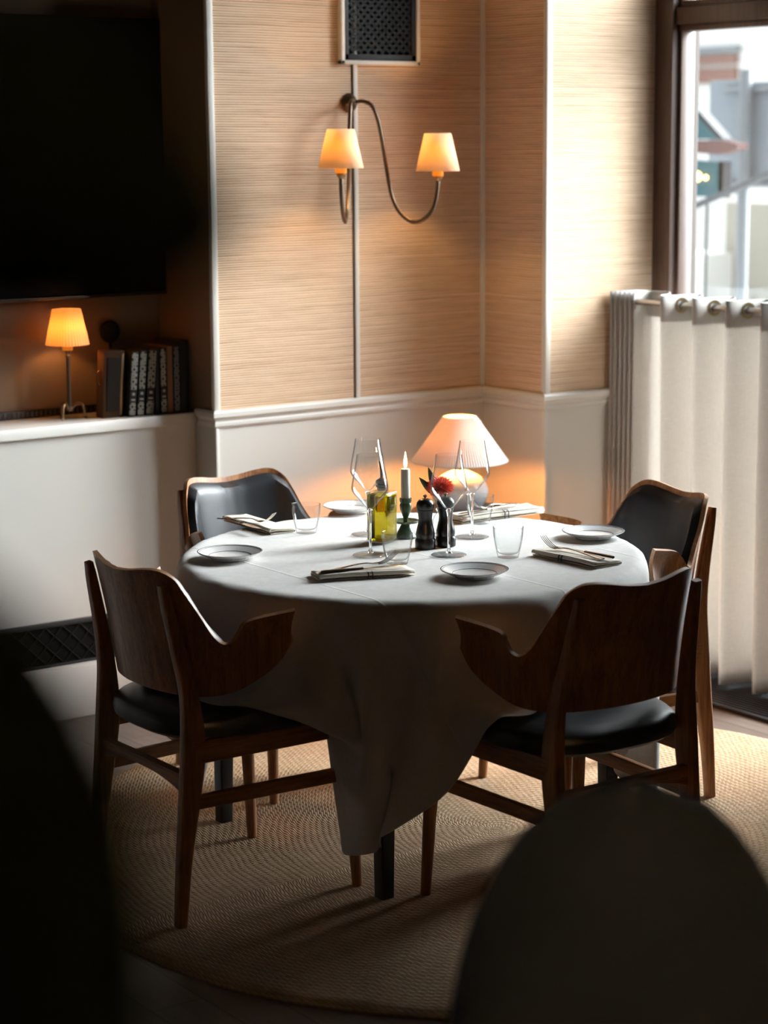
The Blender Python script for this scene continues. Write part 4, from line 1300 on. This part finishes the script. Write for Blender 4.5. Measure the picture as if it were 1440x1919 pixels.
# tight stack against the wall (Y from 5.258 down to 5.12)
yk = 5.252
A0 = .066
tops = []
for k in range(6):
    tops.append((RX - A0 + k * .010, yk)); tops.append((RX + A0 * .8, yk - .007)); yk -= .0125
y0_ = 5.1465
open_ = []
nw = 5
for k in range(nw):
    b_ = y0_ - k * .149
    open_ += [(RX + .060, b_ - .030), (RX + .058, b_ - .050), (RX + .0, b_ - .108), (RX - .062, b_ - .150 + .016), (RX - .060, b_ - .150 - .006)]
tops += open_
TopC = catmull(tops, 6)
def curtain_mesh(z0, z1, rows, off=0.0, t0=0, t1=None):
    bm = nb(); T = TopC[t0:t1]; m = len(T); grid = []
    ztop = RZ + .034
    for j in range(rows + 1):
        z = z0 + (z1 - z0) * j / rows
        f = (ztop - z) / ztop
        row = []
        for i, (x, y) in enumerate(T):
            u = i / m
            yy = y - 0.035 * f * max(0.0, (5.10 - y)) * 0 + 0.006 * f * math.sin(y * 31)
            xx = RX + (x - RX) * (1 - .12 * f + .10 * f * math.sin(y * 23 + 1.3)) + .010 * f * math.sin(y * 9 + 2 * f)
            a = T[min(i + 1, m - 1)]; b = T[max(i - 1, 0)]
            dx, dy = a[0] - b[0], a[1] - b[1]; l_ = math.hypot(dx, dy) + 1e-9
            row.append(bm.verts.new((xx + off * dy / l_, yy - off * dx / l_, z)))
        grid.append(row)
    for A, B in zip(grid[:-1], grid[1:]):
        for i in range(m - 1): bm.faces.new((A[i], A[i + 1], B[i + 1], B[i]))
    return bm
t = thing('curtain', 'half-height pale linen eyelet curtain hanging at the window', 'curtain', (0, 0, 0))
o = obj('fabric', curtain_mesh(.022, RZ + .034, 26), M['curtain'], t)
md = o.modifiers.new('t', 'SOLIDIFY'); md.thickness = .0012
o = obj('header_band', curtain_mesh(RZ - .052, RZ + .0345, 3, off=-.0016), M['header'], t)
md = o.modifiers.new('t', 'SOLIDIFY'); md.thickness = .0008
# eyelets where the open folds cross the rod (camera-facing slopes)
for k in range(nw):
    b_ = y0_ - k * .149
    yc = b_ - .1675
    dirv = Vector((.12, -.023, 0)).normalized()
    nrm_ = Vector((dirv.y, -dirv.x, 0))
    bm = nb()
    pathc = [Vector((RX, yc, RZ)) + dirv * (.0215 * math.cos(a_)) + Vector((0, 0, .0215 * math.sin(a_))) for a_ in np.linspace(0, 2 * PI, 33)]
    sweep(bm, pathc, [(.0045, .0035), (-.0045, .0035), (-.0045, -.0035), (.0045, -.0035)], caps=False, up=tuple(nrm_))
    obj('eyelet', bm, M['gold'], t, label='brass eyelet ring')

# ------------------------------------------------------------------ outside the window
M['paving'] = pmat('pale_paving', (0.55, 0.55, 0.55), 0.8)
M['beige'] = pmat('beige_render', (0.27, 0.26, 0.22), 0.85)
M['railgrey'] = pmat('grey_rail', (0.05, 0.06, 0.07), 0.5)
M['facade'] = pmat('pale_render', (0.62, 0.62, 0.60), 0.85)
M['brickred'] = pmat('rosy_render', (0.20, 0.11, 0.09), 0.85)
M['signgrey'] = pmat('sign_back_grey', (0.17, 0.20, 0.23), 0.6)
M['galv'] = pmat('galvanised_pole', (0.15, 0.17, 0.19), 0.5, 0.0)
M['teal'] = pmat('teal_glass', (0.012, 0.075, 0.095), 0.6)
M['copper'] = pmat('brown_copper', (0.10, 0.045, 0.04), 0.5)
struct('ground', M['paving'], 5.33, 40, -25, 40, -0.25, -0.13)
# building across the street
t = thing('building', 'pale building across the street with a rosy window band', 'building', (17.0, 17.0, -0.13))
boxo('wall', M['facade'], t, 0, 4, -9, 14, 0, 3.1)
boxo('window_band', M['brickred'], t, -.05, 0, -.46, 1.2, 2.50, 2.66)
boxo('window_band', M['brickred'], t, -.05, 0, -.46, 1.2, 2.70, 2.80)
boxo('window_lintel', M['galv'], t, -.08, 0, -.50, 1.2, 2.83, 2.89)
t = thing('garden_wall', 'low beige wall across the street behind the sign post', 'wall', (12.0, 11.78, -0.13))
boxo('wall', M['beige'], t, 0, .25, -6, 0, 0, 1.41)
boxo('wall_step', M['facade'], t, -.3, 0, -.08, .32, 0, 1.02)
# sign board with pole
t = thing('sign_post', 'galvanised post carrying grey sign boards seen from behind', 'sign post', (8.5, 8.215, -0.13))
bm = nb(); sweep(bm, [(0, 0, 0), (0, 0, 2.27)], circ(.034, 20)); obj('pole', bm, M['galv'], t)
def board(y0, y1, z0, z1):
    bm = nb(); box(bm, .045, .06, y0, y1, z0, z1, .006)
    obj('sign_board', bm, M['signgrey'], t)
board(.034, .321, 1.60, 2.22)
board(-.60, .004, 1.64, 2.205)
bm = nb(); box(bm, .020, .045, -.17, .20, 2.155, 2.18, .002); obj('clamp', bm, M['galv'], t)
bm = nb(); box(bm, .020, .045, -.17, .20, 1.64, 1.665, .002); obj('clamp', bm, M['galv'], t)
# lantern on a post
t = thing('street_lantern', 'teal glass lantern with sloping hood and brown ledge outside the window', 'lantern', (8.05, 8.05, -0.13))
def quad_prism(name, pts, th, mat):
    bm = nb(); A = [bm.verts.new((0, y, z)) for y, z in pts]; B = [bm.verts.new((th, y, z)) for y, z in pts]
    bm.faces.new(A); bm.faces.new(B[::-1])
    for i in range(len(pts)):
        j = (i + 1) % len(pts); bm.faces.new((A[i], A[j], B[j], B[i]))
    return obj(name, bm, mat, t, smooth=False)
quad_prism('hood', [(.25, 2.15), (-.08, 1.90), (.25, 1.90)], .06, M['teal'])
quad_prism('hood_frame', [(.25, 2.19), (.25, 2.15), (-.08, 1.90), (-.12, 1.90)], .07, M['blackmetal'])
quad_prism('ledge', [(.26, 1.895), (-.10, 1.895), (-.215, 1.875), (-.21, 1.85), (-.08, 1.82), (.26, 1.84)], .09, M['copper'])
quad_prism('lantern_box', [(.26, 1.80), (-.115, 1.775), (-.115, 1.60), (.26, 1.60)], .05, M['teal'])
quad_prism('box_frame', [(-.085, 1.785), (-.120, 1.785), (-.120, 1.595), (-.085, 1.595)], .06, M['blackmetal'])
bm = nb(); sweep(bm, [(.03, .02, 1.60), (.03, .04, 0)], circ(.008, 10)); obj('post', bm, M['blackmetal'], t)
for yy, zz, rr in ((.060, 1.705, .026), (-.005, 1.70, .012)):
    bm = nb(); bmesh.ops.create_uvsphere(bm, u_segments=16, v_segments=10, radius=rr, matrix=Matrix.Translation((-.012, yy, zz))); obj('bulb', bm, M['bulb'], t)
# handrail
t = thing('handrail', 'slanting grey handrail outside the window', 'handrail', (7.6, 7.4, -0.13))
bm = nb(); sweep(bm, [(0, .62, 1.455), (0, -1.6, 2.19)], circ(.017, 12)); obj('bar', bm, M['railgrey'], t)
bm = nb(); sweep(bm, [(0, -1.5, 0), (0, -1.5, 2.14)], circ(.016, 12)); obj('baluster', bm, M['railgrey'], t)
bm = nb(); sweep(bm, [(0, .6, 0), (0, .6, 1.45)], circ(.016, 12)); obj('baluster', bm, M['railgrey'], t)

# ------------------------------------------------------------------ near the camera, out of focus
# high-backed charcoal chair at the lower right
t = thing('lounge_chair', 'charcoal high-backed chair blurred in the near right corner', 'chair', (1.445, 1.535, 0), math.radians(-36.5))
def arch_back(w, z0, z1, th, lean):
    bm = nb(); rows = []; nu, nv = 28, 22
    def pt(u, v, side):
        # superellipse arch outline
        zz = z0 + (z1 - z0) * v
        hw = w * (1 - max(0, (v - .45) / .55) ** 2.1) ** 0.5 if v > .45 else w
        hw = max(hw, 0.002) * (1 - .06 * (1 - v))
        x = u * hw
        d = th * (1 - abs(u) ** 4) ** .5 * (1 - max(0, (v - .8) / .2) ** 3) ** .5
        return Vector((x, -lean * v + side * d * .5 - .05 * (1 - u * u) * 0 + .05 * u * u, zz))
    F1 = [[bm.verts.new(pt(-1 + 2 * i / nu, j / nv, 1)) for i in range(nu + 1)] for j in range(nv + 1)]
    F2 = [[bm.verts.new(pt(-1 + 2 * i / nu, j / nv, -1)) for i in range(nu + 1)] for j in range(nv + 1)]
    for G in (F1, F2):
        for j in range(nv):
            for i in range(nu): bm.faces.new((G[j][i], G[j][i + 1], G[j + 1][i + 1], G[j + 1][i]))
    for i in range(nu): bm.faces.new((F1[0][i], F1[0][i + 1], F2[0][i + 1], F2[0][i]))
    bmesh.ops.remove_doubles(bm, verts=bm.verts, dist=.0004)
    return bm
obj('backrest', arch_back(.20, .46, 1.125, .09, .03), M['charcoal'], t)
bm = nb(); box(bm, -.24, .24, -.02, .46, .36, .48, .04, seg=4); obj('seat', bm, M['charcoal'], t)
for sx in (-1, 1):
    for yy in (.02, .42):
        bm = nb(); sweep(bm, [(sx * .20, yy, .0), (sx * .19, yy, .37)], circ(.017, 14), scales=[.7, 1.1]); obj('leg', bm, M['blackwood'], t)

# dark leafy plant at the left
t = thing('potted_plant', 'dark broad-leaved plant, blurred black shapes close at the left', 'plant', (-0.02, 0.52, 0))
M['pot'] = pmat('dark_pot', (0.01, 0.01, 0.01), 0.6)
bm = nb(); lathe(bm, [(0, 0), (.11, 0), (.14, .30), (.15, .31), (.15, .34), (.135, .34), (.13, .30), (0, .30)], 36); obj('pot', bm, M['pot'], t)
bm = nb(); sweep(bm, catmull([(0, 0, .29), (.02, 0, .8), (-.01, .01, 1.3), (.03, -.02, 1.95)], 6), circ(.009, 10), scales=None); obj('stem', bm, M['leaf'], t)
def plant_leaf(cpx, tip, W, nrm_=(.58, .80, -.1)):
    base = Vector(cpx); tip = Vector(tip); d = tip - base
    o = obj('leaf', leaf_bm(base, d, nrm_, d.length, W, .04, 14), M['leaf'], t)
    md = o.modifiers.new('t', 'SOLIDIFY'); md.thickness = .001
PO = Vector((-0.02, 0.52, 0))
LEAVES = [((.186, .496, 1.795), (.272, .428, 1.756), .043), ((.2016, .4909, 1.8199), (.242, .451, 1.757), .024),
          ((.180, .481, 1.701), (.228, .411, 1.538), .044), ((.185, .460, 1.626), (.210, .418, 1.513), .044), ((.15, .47, 1.62), (.19, .42, 1.50), .04)]
for b_, tp_, w_ in LEAVES:
    b_ = Vector(b_) - PO; plant_leaf(b_, Vector(tp_) - PO, w_)
    bm = nb(); sweep(bm, [(.0, 0, b_.z - .08), ((b_.x) * .5, b_.y * .5, b_.z - .03), tuple(b_)], circ(.0022, 8)); obj('leaf_stalk', bm, M['leaf'], t)
rnd = random.Random(5)
for k in range(10):
    a = rnd.uniform(1.6, 4.9); z = rnd.uniform(.7, 1.9)
    b_ = Vector((.01, 0, z)); tp_ = Vector((.01 + .22 * math.cos(a), .22 * math.sin(a), z + rnd.uniform(-.05, .12)))
    plant_leaf(b_, tp_, .05, (0, 0, 1))
